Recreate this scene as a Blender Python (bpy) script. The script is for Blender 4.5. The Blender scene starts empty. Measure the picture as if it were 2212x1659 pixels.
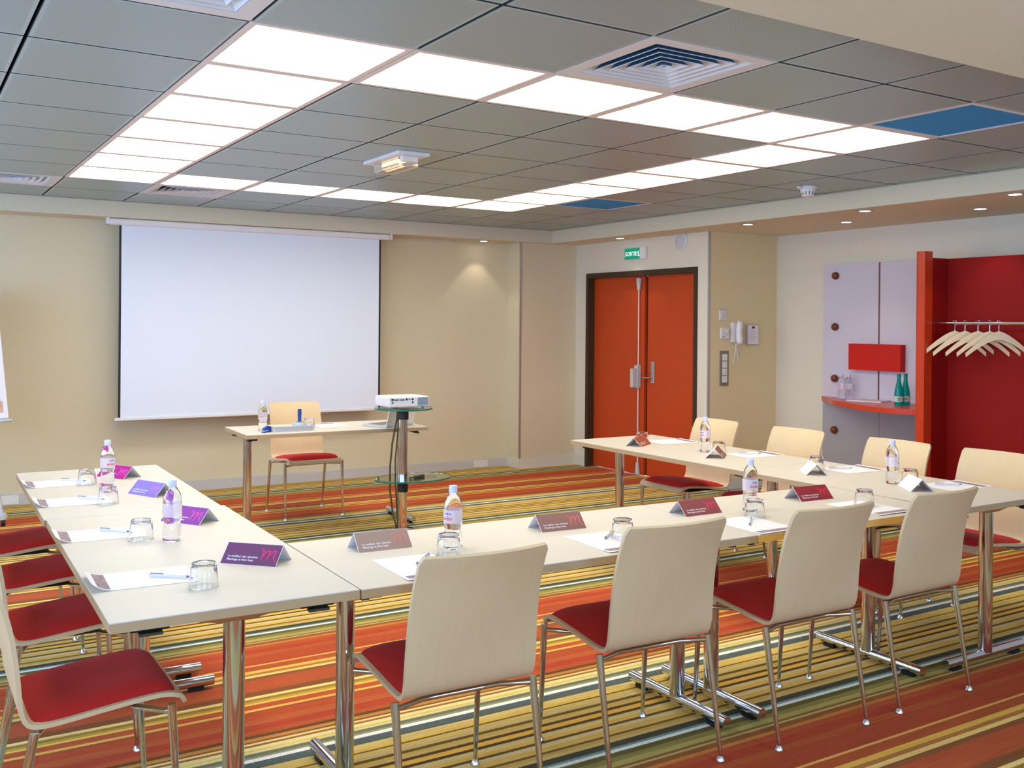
import bpy, bmesh, math, random
from mathutils import Vector, Matrix
random.seed(7)
PI = math.pi
scene = bpy.context.scene
COL = scene.collection

# ------------------------------------------------------------------ camera
F_PX, CX, CY = 2150.925, 1120.493, 705.861
YAW, PITCH, ROLL = 0.560545, -0.0025632, -0.008321
CAM = Vector((-0.980755, -3.225578, 1.5))
_f = Vector((math.sin(YAW) * math.cos(PITCH), math.cos(YAW) * math.cos(PITCH), math.sin(PITCH)))
_r = Vector((math.cos(YAW), -math.sin(YAW), 0))
_d = _f.cross(_r)
_x = math.cos(ROLL) * _r + math.sin(ROLL) * _d
_y = -math.sin(ROLL) * _r + math.cos(ROLL) * _d
cam_data = bpy.data.cameras.new('camera')
cam_data.sensor_fit = 'HORIZONTAL'
cam_data.sensor_width = 36.0
cam_data.lens = F_PX / 2212 * 36.0
cam_data.shift_x = (1106 - CX) / 2212
cam_data.shift_y = (CY - 829.5) / 2212
cam_data.clip_start = 0.05
cam_data.clip_end = 100
cam = bpy.data.objects.new('camera', cam_data)
COL.objects.link(cam)
cam.matrix_world = Matrix(((_x.x, -_y.x, -_f.x, CAM.x), (_x.y, -_y.y, -_f.y, CAM.y), (_x.z, -_y.z, -_f.z, CAM.z), (0, 0, 0, 1)))
scene.camera = cam

# ------------------------------------------------------------------ world, exposure
world = bpy.data.worlds.new('world')
scene.world = world
world.use_nodes = True
bg = world.node_tree.nodes['Background']
bg.inputs[0].default_value = (0.41, 0.62, 1.0, 1)      # daylight sky seen through the left wall windows and the added rear ones
bg.inputs[1].default_value = 6.2
scene.view_settings.view_transform = 'Standard'
scene.view_settings.look = 'None'
scene.view_settings.gamma = 1.0
scene.view_settings.use_curve_mapping = False
scene.view_settings.exposure = 0.74
PANEL_STRENGTH = 4.6
SPOT_W = 3.6

# ------------------------------------------------------------------ materials
def lin(r, g, b):
    def f(c):
        c /= 255.0
        return c / 12.92 if c <= 0.04045 else ((c + 0.055) / 1.055) ** 2.4
    return (f(r), f(g), f(b), 1)

MATS = {}
def mat(name, rgb=None, rough=0.5, metal=0.0, spec=0.5, noise=0.0, scale=20.0, bump=0.0, trans=0.0, ior=1.45, emit=None, estr=0.0, stretch=None, sheen=0.0, alpha=1.0, coat=0.0):
    if name in MATS:
        return MATS[name]
    m = bpy.data.materials.new(name)
    m.use_nodes = True
    nt = m.node_tree
    b = nt.nodes['Principled BSDF']
    c = lin(*rgb) if rgb else (0.8, 0.8, 0.8, 1)
    b.inputs['Base Color'].default_value = c
    b.inputs['Roughness'].default_value = rough
    b.inputs['Metallic'].default_value = metal
    b.inputs['Specular IOR Level'].default_value = spec
    b.inputs['IOR'].default_value = ior
    b.inputs['Transmission Weight'].default_value = trans
    b.inputs['Sheen Weight'].default_value = sheen
    b.inputs['Alpha'].default_value = alpha
    b.inputs['Coat Weight'].default_value = coat
    if emit:
        b.inputs['Emission Color'].default_value = (*emit, 1)
        b.inputs['Emission Strength'].default_value = estr
    if noise or bump:
        tc = nt.nodes.new('ShaderNodeTexCoord')
        mp = nt.nodes.new('ShaderNodeMapping')
        if stretch:
            mp.inputs['Scale'].default_value = stretch
        nz = nt.nodes.new('ShaderNodeTexNoise')
        nz.inputs['Scale'].default_value = scale
        nz.inputs['Detail'].default_value = 4
        nt.links.new(tc.outputs['Object'], mp.inputs['Vector'])
        nt.links.new(mp.outputs['Vector'], nz.inputs['Vector'])
        if noise:
            rp = nt.nodes.new('ShaderNodeValToRGB')
            rp.color_ramp.elements[0].position = 0.25
            rp.color_ramp.elements[1].position = 0.75
            rp.color_ramp.elements[0].color = tuple(v * (1 - noise) for v in c[:3]) + (1,)
            rp.color_ramp.elements[1].color = tuple(min(1, v * (1 + noise)) for v in c[:3]) + (1,)
            nt.links.new(nz.outputs['Fac'], rp.inputs['Fac'])
            nt.links.new(rp.outputs['Color'], b.inputs['Base Color'])
        if bump:
            bp = nt.nodes.new('ShaderNodeBump')
            bp.inputs['Strength'].default_value = bump
            bp.inputs['Distance'].default_value = 0.002
            nt.links.new(nz.outputs['Fac'], bp.inputs['Height'])
            nt.links.new(bp.outputs['Normal'], b.inputs['Normal'])
    MATS[name] = m
    return m

M_wall = mat('wall_paint', (214, 202, 170), 0.75, noise=0.03, scale=60, bump=0.15)
M_wall_w = mat('wall_paint_pale', (222, 215, 196), 0.75, noise=0.03, scale=60, bump=0.1)
M_soffit = mat('soffit_paint', (216, 208, 182), 0.8, noise=0.02, scale=40)
M_base = mat('baseboard_white', (214, 208, 196), 0.45)
M_trunk = mat('trunking_grey', (196, 192, 190), 0.4)
M_alu = mat('aluminium_strip', (190, 188, 186), 0.35, metal=0.7)
M_dark = mat('plenum_dark', (26, 32, 38), 0.9)
M_joint = mat('tile_joint', (64, 68, 70), 0.7)
M_chrome = mat('chrome', (208, 215, 226), 0.10, metal=1.0)
M_chrome_b = mat('brushed_chrome', (205, 205, 208), 0.22, metal=1.0)
M_table = mat('table_laminate', (212, 203, 188), 0.42, noise=0.02, scale=30)
M_edge = mat('table_edge', (182, 156, 116), 0.5)
M_edge_oak = mat('table_edge_oak', (224, 180, 90), 0.5)
M_black = mat('black_plastic', (22, 23, 22), 0.5)
M_olive = mat('dark_bracket', (52, 56, 44), 0.5)
M_beech = mat('beech_veneer', (211, 186, 145), 0.45, noise=0.03, scale=6, stretch=(14, 2, 1.2))
M_beech_e = mat('beech_edge', (206, 190, 168), 0.5)
M_seat = mat('seat_fabric', (184, 38, 32), 0.9, noise=0.06, scale=220, bump=0.2, sheen=0.05, spec=0.2)
M_white = mat('white_plastic', (226, 224, 224), 0.4)
M_white_m = mat('white_metal', (222, 218, 212), 0.45)
M_paper = mat('paper', (236, 232, 236), 0.7)
M_print = mat('printed_strip', (150, 130, 138), 0.7, noise=0.45, scale=70)
M_pen = mat('pen_clear', (222, 218, 228), 0.3)
M_pen_tip = mat('pen_grey', (110, 108, 116), 0.3)
M_cap = mat('bottle_cap', (200, 204, 232), 0.45)
M_pet = mat('clear_bottle_water', (244, 246, 252), 0.03, trans=1.0, ior=1.33)
M_label = mat('bottle_label_film', (250, 232, 236), 0.45, alpha=0.5)
M_red_ink = mat('red_ink', (208, 60, 96), 0.6)
M_blue_ink = mat('blue_ink', (40, 96, 176), 0.6)
M_glass = mat('tumbler_glass', (250, 252, 252), 0.02, trans=1.0, ior=1.3)
M_plate = mat('plate_glass', (196, 226, 216), 0.02, trans=1.0, ior=1.4)
M_plate_e = mat('plate_glass_edge', (38, 116, 100), 0.1)
M_door = mat('door_laminate', (192, 66, 16), 0.5, noise=0.04, scale=90)
M_frame = mat('door_frame', (58, 44, 22), 0.5)
M_grey_p = mat('grey_plastic', (186, 190, 190), 0.4)
M_screen = mat('screen_fabric', (224, 231, 244), 0.85)
M_lilac = mat('cabinet_white', (206, 200, 212), 0.5, noise=0.02, scale=80)
M_cab_grey = mat('cabinet_grey', (164, 162, 168), 0.5, noise=0.03, scale=80)
M_red = mat('red_laminate', (200, 28, 16), 0.5, spec=0.3)
M_red_deep = mat('red_back_panel', (142, 14, 12), 0.65, spec=0.25)
M_orange_r = mat('orange_red_laminate', (204, 62, 26), 0.28)
M_knob = mat('brown_wood', (112, 54, 22), 0.35)
M_strip = mat('brown_strip', (126, 76, 62), 0.5)
M_hanger = mat('hanger_wood', (236, 212, 172), 0.5, noise=0.05, scale=30)
M_green_b = mat('green_bottle', (0, 176, 164), 0.06, trans=0.6, ior=1.35)
M_green_cap = mat('green_cap', (0, 128, 124), 0.4)
M_green_lab = mat('green_label', (60, 130, 60), 0.5)
M_sign = mat('exit_green', (0, 136, 100), 0.4, emit=(0.0, 0.25, 0.16), estr=0.35)
M_sign_w = mat('exit_white', (240, 244, 240), 0.4, emit=(0.9, 0.95, 0.9), estr=0.5)
M_silver = mat('silver_plastic', (190, 192, 194), 0.35, metal=0.25)
M_blue = mat('blue_plastic', (10, 66, 150), 0.35)
M_blue_l = mat('blue_vent', (96, 132, 160), 0.5)
M_keys = mat('keyboard_grey', (120, 118, 112), 0.6)
M_cable = mat('cable_olive', (88, 80, 50), 0.6)
M_vent = mat('vent_white', (214, 210, 208), 0.5)
M_ret = mat('return_grille', (84, 152, 190), 0.55, noise=0.12, scale=160)
M_frameglass = mat('grey_frame', (168, 172, 168), 0.35)
M_switch = mat('switch_frame', (132, 122, 96), 0.4)
M_light = mat('diffuser', (255, 255, 255), 0.6, emit=(1.0, 0.95, 0.81), estr=PANEL_STRENGTH)
M_light_fr = mat('light_frame', (226, 210, 200), 0.5)
M_lamp = mat('downlight_lens', (255, 255, 255), 0.4, emit=(1.0, 0.94, 0.84), estr=7.0)
M_trim_ring = mat('downlight_ring', (200, 190, 176), 0.35)
M_em_lens = mat('emergency_lens', (236, 232, 214), 0.15, trans=0.6, ior=1.3)
M_em_lamp = mat('emergency_tube', (255, 200, 150), 0.4, emit=(1.0, 0.62, 0.35), estr=1.6)

def glass_pane_mat():
    m = bpy.data.materials.new('window_glass'); m.use_nodes = True
    nt = m.node_tree; nt.nodes.clear()
    o = nt.nodes.new('ShaderNodeOutputMaterial'); mx = nt.nodes.new('ShaderNodeMixShader')
    t = nt.nodes.new('ShaderNodeBsdfTransparent'); g = nt.nodes.new('ShaderNodeBsdfGlossy')
    g.inputs['Roughness'].default_value = 0.02
    mx.inputs[0].default_value = 0.06
    nt.links.new(t.outputs[0], mx.inputs[1]); nt.links.new(g.outputs[0], mx.inputs[2]); nt.links.new(mx.outputs[0], o.inputs[0])
    return m
M_pane = glass_pane_mat()

def tile_mat():
    m = bpy.data.materials.new('perforated_metal_tile'); m.use_nodes = True
    nt = m.node_tree; b = nt.nodes['Principled BSDF']
    b.inputs['Roughness'].default_value = 0.36
    b.inputs['Metallic'].default_value = 0.2
    tc = nt.nodes.new('ShaderNodeTexCoord')
    sx = nt.nodes.new('ShaderNodeSeparateXYZ'); nt.links.new(tc.outputs['Object'], sx.inputs[0])
    def math_(op, a, bb=None):
        n = nt.nodes.new('ShaderNodeMath'); n.operation = op
        for k, v in enumerate((a, bb)):
            if v is None: continue
            if isinstance(v, (int, float)): n.inputs[k].default_value = v
            else: nt.links.new(v, n.inputs[k])
        return n.outputs[0]
    ax = math_('ABSOLUTE', sx.outputs[0]); ay = math_('ABSOLUTE', sx.outputs[1])
    edge = math_('GREATER_THAN', math_('MAXIMUM', ax, ay), 0.28)
    # fine perforation: rows of tiny dark holes
    hx = math_('SINE', math_('MULTIPLY', sx.outputs[0], 2 * PI / 0.006))
    hy = math_('SINE', math_('MULTIPLY', sx.outputs[1], 2 * PI / 0.006))
    hole = math_('GREATER_THAN', math_('MULTIPLY', hx, hy), 0.45)
    hole = math_('MULTIPLY', hole, math_('SUBTRACT', 1.0, edge))
    mix = nt.nodes.new('ShaderNodeMix'); mix.data_type = 'RGBA'
    nt.links.new(edge, mix.inputs['Factor'])
    mix.inputs['A'].default_value = lin(160, 180, 182); mix.inputs['B'].default_value = lin(168, 188, 190)
    mix2 = nt.nodes.new('ShaderNodeMix'); mix2.data_type = 'RGBA'
    nt.links.new(hole, mix2.inputs['Factor']); nt.links.new(mix.outputs['Result'], mix2.inputs['A'])
    mix2.inputs['B'].default_value = lin(120, 120, 120)
    nt.links.new(mix2.outputs['Result'], b.inputs['Base Color'])
    return m
M_tile = tile_mat()

# carpet: stripes run along X, the sequence repeats every 1.93 m along Y
STRIPES = [(0.0, 150, 85, 30), (.03, 200, 120, 40), (.05, 215, 90, 30), (.09, 205, 55, 20), (.14, 215, 100, 35), (.18, 205, 75, 25), (.24, 205, 70, 25), (.29, 235, 165, 70), (.305, 205, 95, 30),
 (.36, 230, 170, 50), (.39, 180, 110, 35), (.415, 235, 190, 100), (.44, 140, 80, 35), (.47, 205, 90, 45), (.53, 210, 95, 40), (.60, 135, 75, 35), (.65, 240, 200, 110), (.675, 160, 115, 30), (.70, 190, 150, 40),
 (.72, 235, 180, 50), (.735, 215, 95, 35), (.78, 235, 165, 60), (.80, 150, 80, 30), (.815, 205, 75, 25), (.88, 215, 110, 40), (.93, 195, 50, 25), (.985, 205, 90, 30), (1.02, 110, 65, 25), (1.045, 190, 125, 45),
 (1.07, 130, 75, 30), (1.085, 225, 190, 110), (1.10, 150, 95, 40), (1.115, 225, 200, 130), (1.14, 215, 180, 70), (1.155, 215, 190, 130), (1.17, 110, 110, 80), (1.195, 140, 140, 100), (1.21, 240, 225, 215),
 (1.235, 85, 95, 95), (1.28, 90, 90, 60), (1.29, 215, 180, 100), (1.33, 225, 175, 50), (1.35, 110, 80, 20), (1.36, 210, 175, 85), (1.39, 205, 170, 105), (1.415, 110, 85, 15), (1.435, 205, 165, 60), (1.45, 205, 165, 85),
 (1.475, 90, 65, 20), (1.495, 230, 170, 50), (1.525, 85, 65, 20), (1.545, 210, 180, 110), (1.575, 215, 165, 55), (1.60, 95, 75, 30), (1.62, 210, 180, 120), (1.645, 210, 165, 70), (1.68, 120, 85, 20), (1.695, 190, 155, 65),
 (1.715, 205, 165, 90), (1.735, 70, 70, 50), (1.775, 120, 140, 140), (1.79, 215, 220, 210), (1.81, 100, 90, 40), (1.84, 140, 125, 60), (1.87, 175, 155, 75), (1.90, 140, 95, 30), (1.915, 190, 165, 100)]
CARPET_PERIOD, CARPET_Y0, CARPET_GAIN = 1.93, 1.355, 1.05
def carpet_mat():
    m = bpy.data.materials.new('striped_carpet'); m.use_nodes = True
    nt = m.node_tree; b = nt.nodes['Principled BSDF']
    b.inputs['Roughness'].default_value = 0.95; b.inputs['Specular IOR Level'].default_value = 0.15
    geo = nt.nodes.new('ShaderNodeNewGeometry')
    def noise(scale, stretch, detail=3):
        mp = nt.nodes.new('ShaderNodeMapping'); mp.inputs['Scale'].default_value = stretch
        n = nt.nodes.new('ShaderNodeTexNoise'); n.inputs['Scale'].default_value = scale; n.inputs['Detail'].default_value = detail
        nt.links.new(geo.outputs['Position'], mp.inputs['Vector']); nt.links.new(mp.outputs[0], n.inputs['Vector'])
        return n.outputs['Fac']
    def math_(op, a, bb=None):
        n = nt.nodes.new('ShaderNodeMath'); n.operation = op
        for k, v in enumerate((a, bb)):
            if v is None: continue
            if isinstance(v, (int, float)): n.inputs[k].default_value = v
            else: nt.links.new(v, n.inputs[k])
        return n.outputs[0]
    sp = nt.nodes.new('ShaderNodeSeparateXYZ'); nt.links.new(geo.outputs['Position'], sp.inputs[0])
    wob = math_('MULTIPLY', math_('SUBTRACT', noise(260, (1, 1, 1)), 0.5), 0.010)
    d = math_('SUBTRACT', CARPET_Y0, math_('ADD', sp.outputs[1], wob))
    t = math_('FRACT', math_('DIVIDE', d, CARPET_PERIOD))
    t = math_('MULTIPLY', t, CARPET_PERIOD)
    # split over three constant colour ramps
    cuts = [0.0, 0.70, 1.28, CARPET_PERIOD]
    outs = []
    for k in range(3):
        a, z = cuts[k], cuts[k + 1]
        st = [s for s in STRIPES if a - 1e-6 <= s[0] < z - 1e-6]
        rp = nt.nodes.new('ShaderNodeValToRGB'); cr = rp.color_ramp; cr.interpolation = 'CONSTANT'
        cr.elements.remove(cr.elements[1])
        for q, s in enumerate(st):
            e = cr.elements[0] if q == 0 else cr.elements.new((s[0] - a) / (z - a))
            e.position = max(0.0, (s[0] - a) / (z - a))
            red = s[1] > 1.9 * s[2] and s[1] > 180; q3 = [(p_ + m_) / 2 for p_, m_ in zip(s[1:], (206, 92, 34))] if red else [s[1] * 1.0, min(255, s[2] * 1.04), min(255, s[3] * 1.05)]; c = lin(*q3); c = tuple((.78 if red else 1.05) * v for v in c); lum = .3 * c[0] + .6 * c[1] + .1 * c[2]; c = tuple(.9 * v + .1 * lum for v in c[:3]); e.color = tuple(min(1, v * CARPET_GAIN) for v in c[:3]) + (1,)
        nt.links.new(math_('DIVIDE', math_('SUBTRACT', t, a), z - a), rp.inputs['Fac'])
        outs.append(rp.outputs['Color'])
    def mixc(f, a, c, mode='MIX'):
        n = nt.nodes.new('ShaderNodeMix'); n.data_type = 'RGBA'; n.blend_type = mode
        if isinstance(f, float): n.inputs['Factor'].default_value = f
        else: nt.links.new(f, n.inputs['Factor'])
        nt.links.new(a, n.inputs['A']); nt.links.new(c, n.inputs['B'])
        return n.outputs['Result']
    col = mixc(math_('GREATER_THAN', t, cuts[1]), outs[0], outs[1])
    col = mixc(math_('GREATER_THAN', t, cuts[2]), col, outs[2])
    # yarn variation
    rp = nt.nodes.new('ShaderNodeValToRGB')
    rp.color_ramp.elements[0].color = (0.66, 0.62, 0.58, 1); rp.color_ramp.elements[1].color = (1.3, 1.3, 1.26, 1)
    rp.color_ramp.elements[0].position = 0.3; rp.color_ramp.elements[1].position = 0.7
    fib = math_('ADD', math_('ADD', math_('MULTIPLY', noise(6, (6, 60, 1)), 0.3), math_('MULTIPLY', noise(3, (1.2, 26, 1)), 0.35)), math_('MULTIPLY', noise(180, (1, 1.5, 1)), 0.35))
    nt.links.new(fib, rp.inputs['Fac'])
    col = mixc(1.0, col, rp.outputs['Color'], 'MULTIPLY')
    nt.links.new(col, b.inputs['Base Color'])
    bp = nt.nodes.new('ShaderNodeBump'); bp.inputs['Strength'].default_value = 0.5; bp.inputs['Distance'].default_value = 0.003
    nt.links.new(noise(300, (1, 1, 1)), bp.inputs['Height']); nt.links.new(bp.outputs['Normal'], b.inputs['Normal'])
    return m
M_carpet = carpet_mat()

# ------------------------------------------------------------------ mesh helpers
def obj(name, bm, m, parent=None, smooth=False, loc=None):
    me = bpy.data.meshes.new(name)
    bmesh.ops.recalc_face_normals(bm, faces=bm.faces[:])
    bm.to_mesh(me); bm.free()
    return from_mesh(name, me, m, parent, smooth, loc)
def from_mesh(name, me, m, parent=None, smooth=False, loc=None):
    if m is not None:
        me.materials.clear(); me.materials.append(m)
    if smooth:
        for p in me.polygons: p.use_smooth = True
        try: me.set_sharp_from_angle(angle=math.radians(40))
        except Exception: pass
    o = bpy.data.objects.new(name, me); COL.objects.link(o)
    if parent: o.parent = parent
    if loc: o.location = loc
    return o
def empty(name, loc=(0, 0, 0), rz=0.0):
    o = bpy.data.objects.new(name, None); COL.objects.link(o)
    o.empty_display_size = 0.1; o.location = loc; o.rotation_euler = (0, 0, rz)
    return o
def tag(o, label, cat, group=None):
    o['label'] = label; o['category'] = cat
    if group: o['group'] = group
    return o
def struct(o):
    o['kind'] = 'structure'; return o
def B(): return bmesh.new()
def box(bm, x0, x1, y0, y1, z0, z1, bev=0.0):
    r = bmesh.ops.create_cube(bm, size=1.0)
    vs = r['verts']
    bmesh.ops.scale(bm, vec=(x1 - x0, y1 - y0, z1 - z0), verts=vs)
    bmesh.ops.translate(bm, vec=((x0 + x1) / 2, (y0 + y1) / 2, (z0 + z1) / 2), verts=vs)
    if bev > 0:
        es = list({e for v in vs for e in v.link_edges})
        bmesh.ops.bevel(bm, geom=es, offset=bev, segments=2, affect='EDGES', profile=0.5)
    return bm
def bx(*a, **k): return box(B(), *a, **k)
def tube(bm, pts, rad, seg=12, cap=True):
    pts = [Vector(p) for p in pts]; n = len(pts)
    if isinstance(rad, (int, float)): rad = [rad] * n
    rings = []; up = None
    for i in range(n):
        if i == 0: t = pts[1] - pts[0]
        elif i == n - 1: t = pts[-1] - pts[-2]
        else: t = (pts[i + 1] - pts[i]).normalized() + (pts[i] - pts[i - 1]).normalized()
        t.normalize()
        if up is None:
            up = Vector((0, 0, 1)) if abs(t.z) < 0.9 else Vector((1, 0, 0))
        a = t.cross(up).normalized(); b2 = t.cross(a).normalized(); up = a.cross(t)
        rings.append([bm.verts.new(pts[i] + rad[i] * (math.cos(2 * PI * k / seg) * a + math.sin(2 * PI * k / seg) * b2)) for k in range(seg)])
    for i in range(n - 1):
        for k in range(seg):
            bm.faces.new((rings[i][k], rings[i][(k + 1) % seg], rings[i + 1][(k + 1) % seg], rings[i + 1][k]))
    if cap:
        bm.faces.new(rings[0]); bm.faces.new(rings[-1][::-1])
    return bm
def lathe(bm, prof, seg=24, axis='z', origin=(0, 0, 0)):
    """prof: list of (radius, height); radius 0 closes"""
    o = Vector(origin); rings = []
    def P(r, h, a):
        if axis == 'z': return o + Vector((r * math.cos(a), r * math.sin(a), h))
        if axis == 'x': return o + Vector((h, r * math.cos(a), r * math.sin(a)))
        return o + Vector((r * math.cos(a), h, r * math.sin(a)))
    for r, h in prof:
        if r < 1e-6: rings.append([bm.verts.new(P(0, h, 0))])
        else: rings.append([bm.verts.new(P(r, h, 2 * PI * k / seg)) for k in range(seg)])
    for i in range(len(rings) - 1):
        a, b2 = rings[i], rings[i + 1]
        for k in range(seg):
            k2 = (k + 1) % seg
            if len(a) == 1 and len(b2) == 1: continue
            if len(a) == 1: bm.faces.new((a[0], b2[k], b2[k2]))
            elif len(b2) == 1: bm.faces.new((a[k], a[k2], b2[0]))
            else: bm.faces.new((a[k], a[k2], b2[k2], b2[k]))
    return bm
def prism(bm, poly, z0, z1):
    lo = [bm.verts.new((p[0], p[1], z0)) for p in poly]; hi = [bm.verts.new((p[0], p[1], z1)) for p in poly]
    bm.faces.new(lo[::-1]); bm.faces.new(hi); n = len(poly)
    for k in range(n): bm.faces.new((lo[k], lo[(k + 1) % n], hi[(k + 1) % n], hi[k]))
    return bm
def xform(bm, mtx): bmesh.ops.transform(bm, matrix=mtx, verts=bm.verts[:]); return bm
def axes(o, ex, ey, ez):
    ex, ey, ez = Vector(ex), Vector(ey), Vector(ez)
    return Matrix(((ex.x, ey.x, ez.x, o[0]), (ex.y, ey.y, ez.y, o[1]), (ex.z, ey.z, ez.z, o[2]), (0, 0, 0, 1)))
def text_bm(s, size, align='LEFT', bold=0.0):
    cu = bpy.data.curves.new('lettering', 'FONT'); cu.body = s; cu.size = size; cu.align_x = align; cu.offset = bold
    cu.resolution_u = 2
    o = bpy.data.objects.new('lettering', cu); COL.objects.link(o)
    dg = bpy.context.evaluated_depsgraph_get()
    me = bpy.data.meshes.new_from_object(o.evaluated_get(dg))
    bm = B(); bm.from_mesh(me)
    bpy.data.objects.remove(o); bpy.data.curves.remove(cu); bpy.data.meshes.remove(me)
    return bm
def ribbon(bm, pts, w):
    """flat pen stroke in the XY plane"""
    n = len(pts); L = []; R = []
    for i in range(n):
        a = Vector(pts[max(0, i - 1)]); c = Vector(pts[min(n - 1, i + 1)]); t = (c - a).normalized(); nn = Vector((-t.y, t.x))
        wi = w[i] / 2 if isinstance(w, list) else w / 2
        p = Vector(pts[i])
        L.append(bm.verts.new((p.x + nn.x * wi, p.y + nn.y * wi, 0))); R.append(bm.verts.new((p.x - nn.x * wi, p.y - nn.y * wi, 0)))
    for i in range(n - 1): bm.faces.new((L[i], L[i + 1], R[i + 1], R[i]))
    return bm
def spline(pts, n):
    P = [Vector((p[0], p[1])) for p in pts]; out = []
    d = [0]
    for a, c in zip(P, P[1:]): d.append(d[-1] + (c - a).length)
    for k in range(n):
        s_ = d[-1] * k / (n - 1); i = max(q for q in range(len(P) - 1) if d[q] <= s_ + 1e-9)
        t = (s_ - d[i]) / (d[i + 1] - d[i]); p0, p1, p2, p3 = P[max(0, i - 1)], P[i], P[i + 1], P[min(len(P) - 1, i + 2)]
        out.append(0.5 * ((2 * p1) + (p2 - p0) * t + (2 * p0 - 5 * p1 + 4 * p2 - p3) * t * t + (3 * p1 - p0 - 3 * p2 + p3) * t ** 3))
    return out
def copy_tree(o, parent=None):
    c = o.copy(); COL.objects.link(c)
    if parent: c.parent = parent
    for ch in list(o.children): copy_tree(ch, c)
    return c

# ------------------------------------------------------------------ room
H = 2.4812           # tiled ceiling
ZS = 2.352           # lowered border
YE, XE = 5.459, 4.881  # inner edges of the lowered border
YW, XD, XR, YR, YC, XC = 5.785, 5.246, 6.102, 3.47, 5.538, 4.538
XL, YB, BEAM = -2.6, -4.3, -1.26
XLE = -1.8
ZT = 2.75

floor = struct(obj('floor', bx(XL - .1, XR + .1, YB - .1, YW + .1, -0.05, 0.0), M_carpet))
struct(obj('wall_back', bx(XL, XC, YW, YW + .1, 0, ZT), M_wall))
bm = B(); box(bm, XC, XD, YC, YW + .1, 0, ZT)
struct(obj('wall_corner', bm, M_wall))
# right wall with the door opening
DY0, DY1, DZ = 3.618, 5.34, 2.04
bm = B()
box(bm, XD, XD + .16, YR + .0, DY0, 0, ZT); box(bm, XD, XD + .16, DY1, YC + .2, 0, ZT); box(bm, XD, XD + .16, DY0, DY1, DZ, ZT)
struct(obj('wall_door', bm, M_wall_w))
struct(obj('wall_recess', bx(XD + .001, XR, YR - .004, YR + .1, 0, ZT), mat('wall_paint_recess', (224, 206, 160), 0.75, noise=0.03, scale=60, bump=0.15)))
struct(obj('wall_right', bx(XR, XR + .1, YB, YR + .1, 0, ZT), M_wall_w))
FILL_WIN = [(-1.9, .1), (1.5, 3.5)]  # unseen rear windows, added so daylight brightens the chair backs and ceiling
bm = B(); xs = [XL] + [v for w in FILL_WIN for v in w] + [XR]
for k in range(0, len(xs), 2): box(bm, xs[k], xs[k + 1], YB - .12, YB, 0, ZT)
for a, b_ in FILL_WIN:
    box(bm, a, b_, YB - .12, YB, 0, .85); box(bm, a, b_, YB - .12, YB, 2.2, ZT)
struct(obj('wall_rear', bm, M_wall))
# left wall with three window openings
WIN = [(-3.6, -1.2), (-0.6, 1.8), (2.4, 4.8)]
WZ0, WZ1 = 0.85, 2.2
bm = B()
ys = [YB] + [v for w in WIN for v in w] + [YW]
for k in range(0, len(ys), 2): box(bm, XL - .12, XL, ys[k], ys[k + 1], 0, ZT)
for a, b_ in WIN:
    box(bm, XL - .12, XL, a, b_, 0, WZ0); box(bm, XL - .12, XL, a, b_, WZ1, ZT)
struct(obj('wall_left', bm, M_wall))
def make_window(n, centre, hw, rz):
    w = struct(empty('window_%d' % n, centre, rz)); hh = WZ1 - WZ0
    fr = B()
    box(fr, -.03, .03, -hw, -hw + .05, 0, hh); box(fr, -.03, .03, hw - .05, hw, 0, hh)
    box(fr, -.03, .03, -hw, hw, 0, .05); box(fr, -.03, .03, -hw, hw, hh - .05, hh); box(fr, -.03, .03, -.03, .03, 0, hh)
    obj('window_frame', fr, M_white_m, w)
    for s in (-1, 1):
        obj('pane', bx(-.004, .004, min(s * .03, s * (hw - .05)), max(s * .03, s * (hw - .05)), .05, hh - .05), M_pane, w)
    obj('window_sill', bx(.03, .12, -hw, hw, -.03, 0), M_white_m, w)
    ld = bpy.data.lights.new('window_portal', 'AREA'); ld.shape = 'RECTANGLE'; ld.size = WZ1 - WZ0; ld.size_y = 2 * hw
    ld.cycles.is_portal = True        # helps the sky light in through the opening
    lo = bpy.data.objects.new('window_portal', ld); COL.objects.link(lo)
    d = Vector((math.cos(rz), math.sin(rz), 0))
    lo.location = Vector(centre) - .07 * d + Vector((0, 0, hh / 2)); lo.rotation_euler = (0, -PI / 2, rz)
for n, (a, b_) in enumerate(WIN): make_window(n + 1, (XL - .06, (a + b_) / 2, WZ0), (b_ - a) / 2, 0)
for n, (a, b_) in enumerate(FILL_WIN): make_window(n + 4, ((a + b_) / 2, YB - .06, WZ0), (b_ - a) / 2, PI / 2)

# lowered plaster borders
def soffit(n, *a): return struct(obj('trim_%d' % n, bx(*a), M_soffit))
soffit(1, XL, XR, YE, YW, ZS, ZT)
soffit(2, XE, XR, BEAM, YE, ZS, ZT)
soffit(3, XL, XR, YB, BEAM, ZS, ZT)
soffit(4, XL, XLE, BEAM, YE, ZS, ZT)
# corner strips and skirting
struct(obj('trim_5', bx(XC - .006, XC + .012, YC - .006, YC + .012, .09, ZS), M_alu))
struct(obj('trim_6', bx(XD - .006, XD + .012, YR - .006, YR + .012, .09, ZS), M_alu))
struct(obj('baseboard_back', bx(XL, XC, YW - .03, YW, 0, .092, bev=.004), M_trunk))
bm = B(); box(bm, XC - .014, XC, YC - .014, YW - .03, 0, .1); box(bm, XC, XD, YC - .014, YC, 0, .1)
struct(obj('baseboard_corner', bm, M_base))
bm = B(); box(bm, XD - .014, XD, DY1 + .002, YC - .014, 0, .1); box(bm, XD - .014, XD, YR - .014, DY0 - .002, 0, .1)
struct(obj('baseboard_door', bm, M_base))
struct(obj('baseboard_recess', bx(XD, XR, YR - .014, YR, 0, .1), M_base))
struct(obj('baseboard_right', bx(XR - .014, XR, 2.9, YR - .014, 0, .1), M_base))
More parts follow.
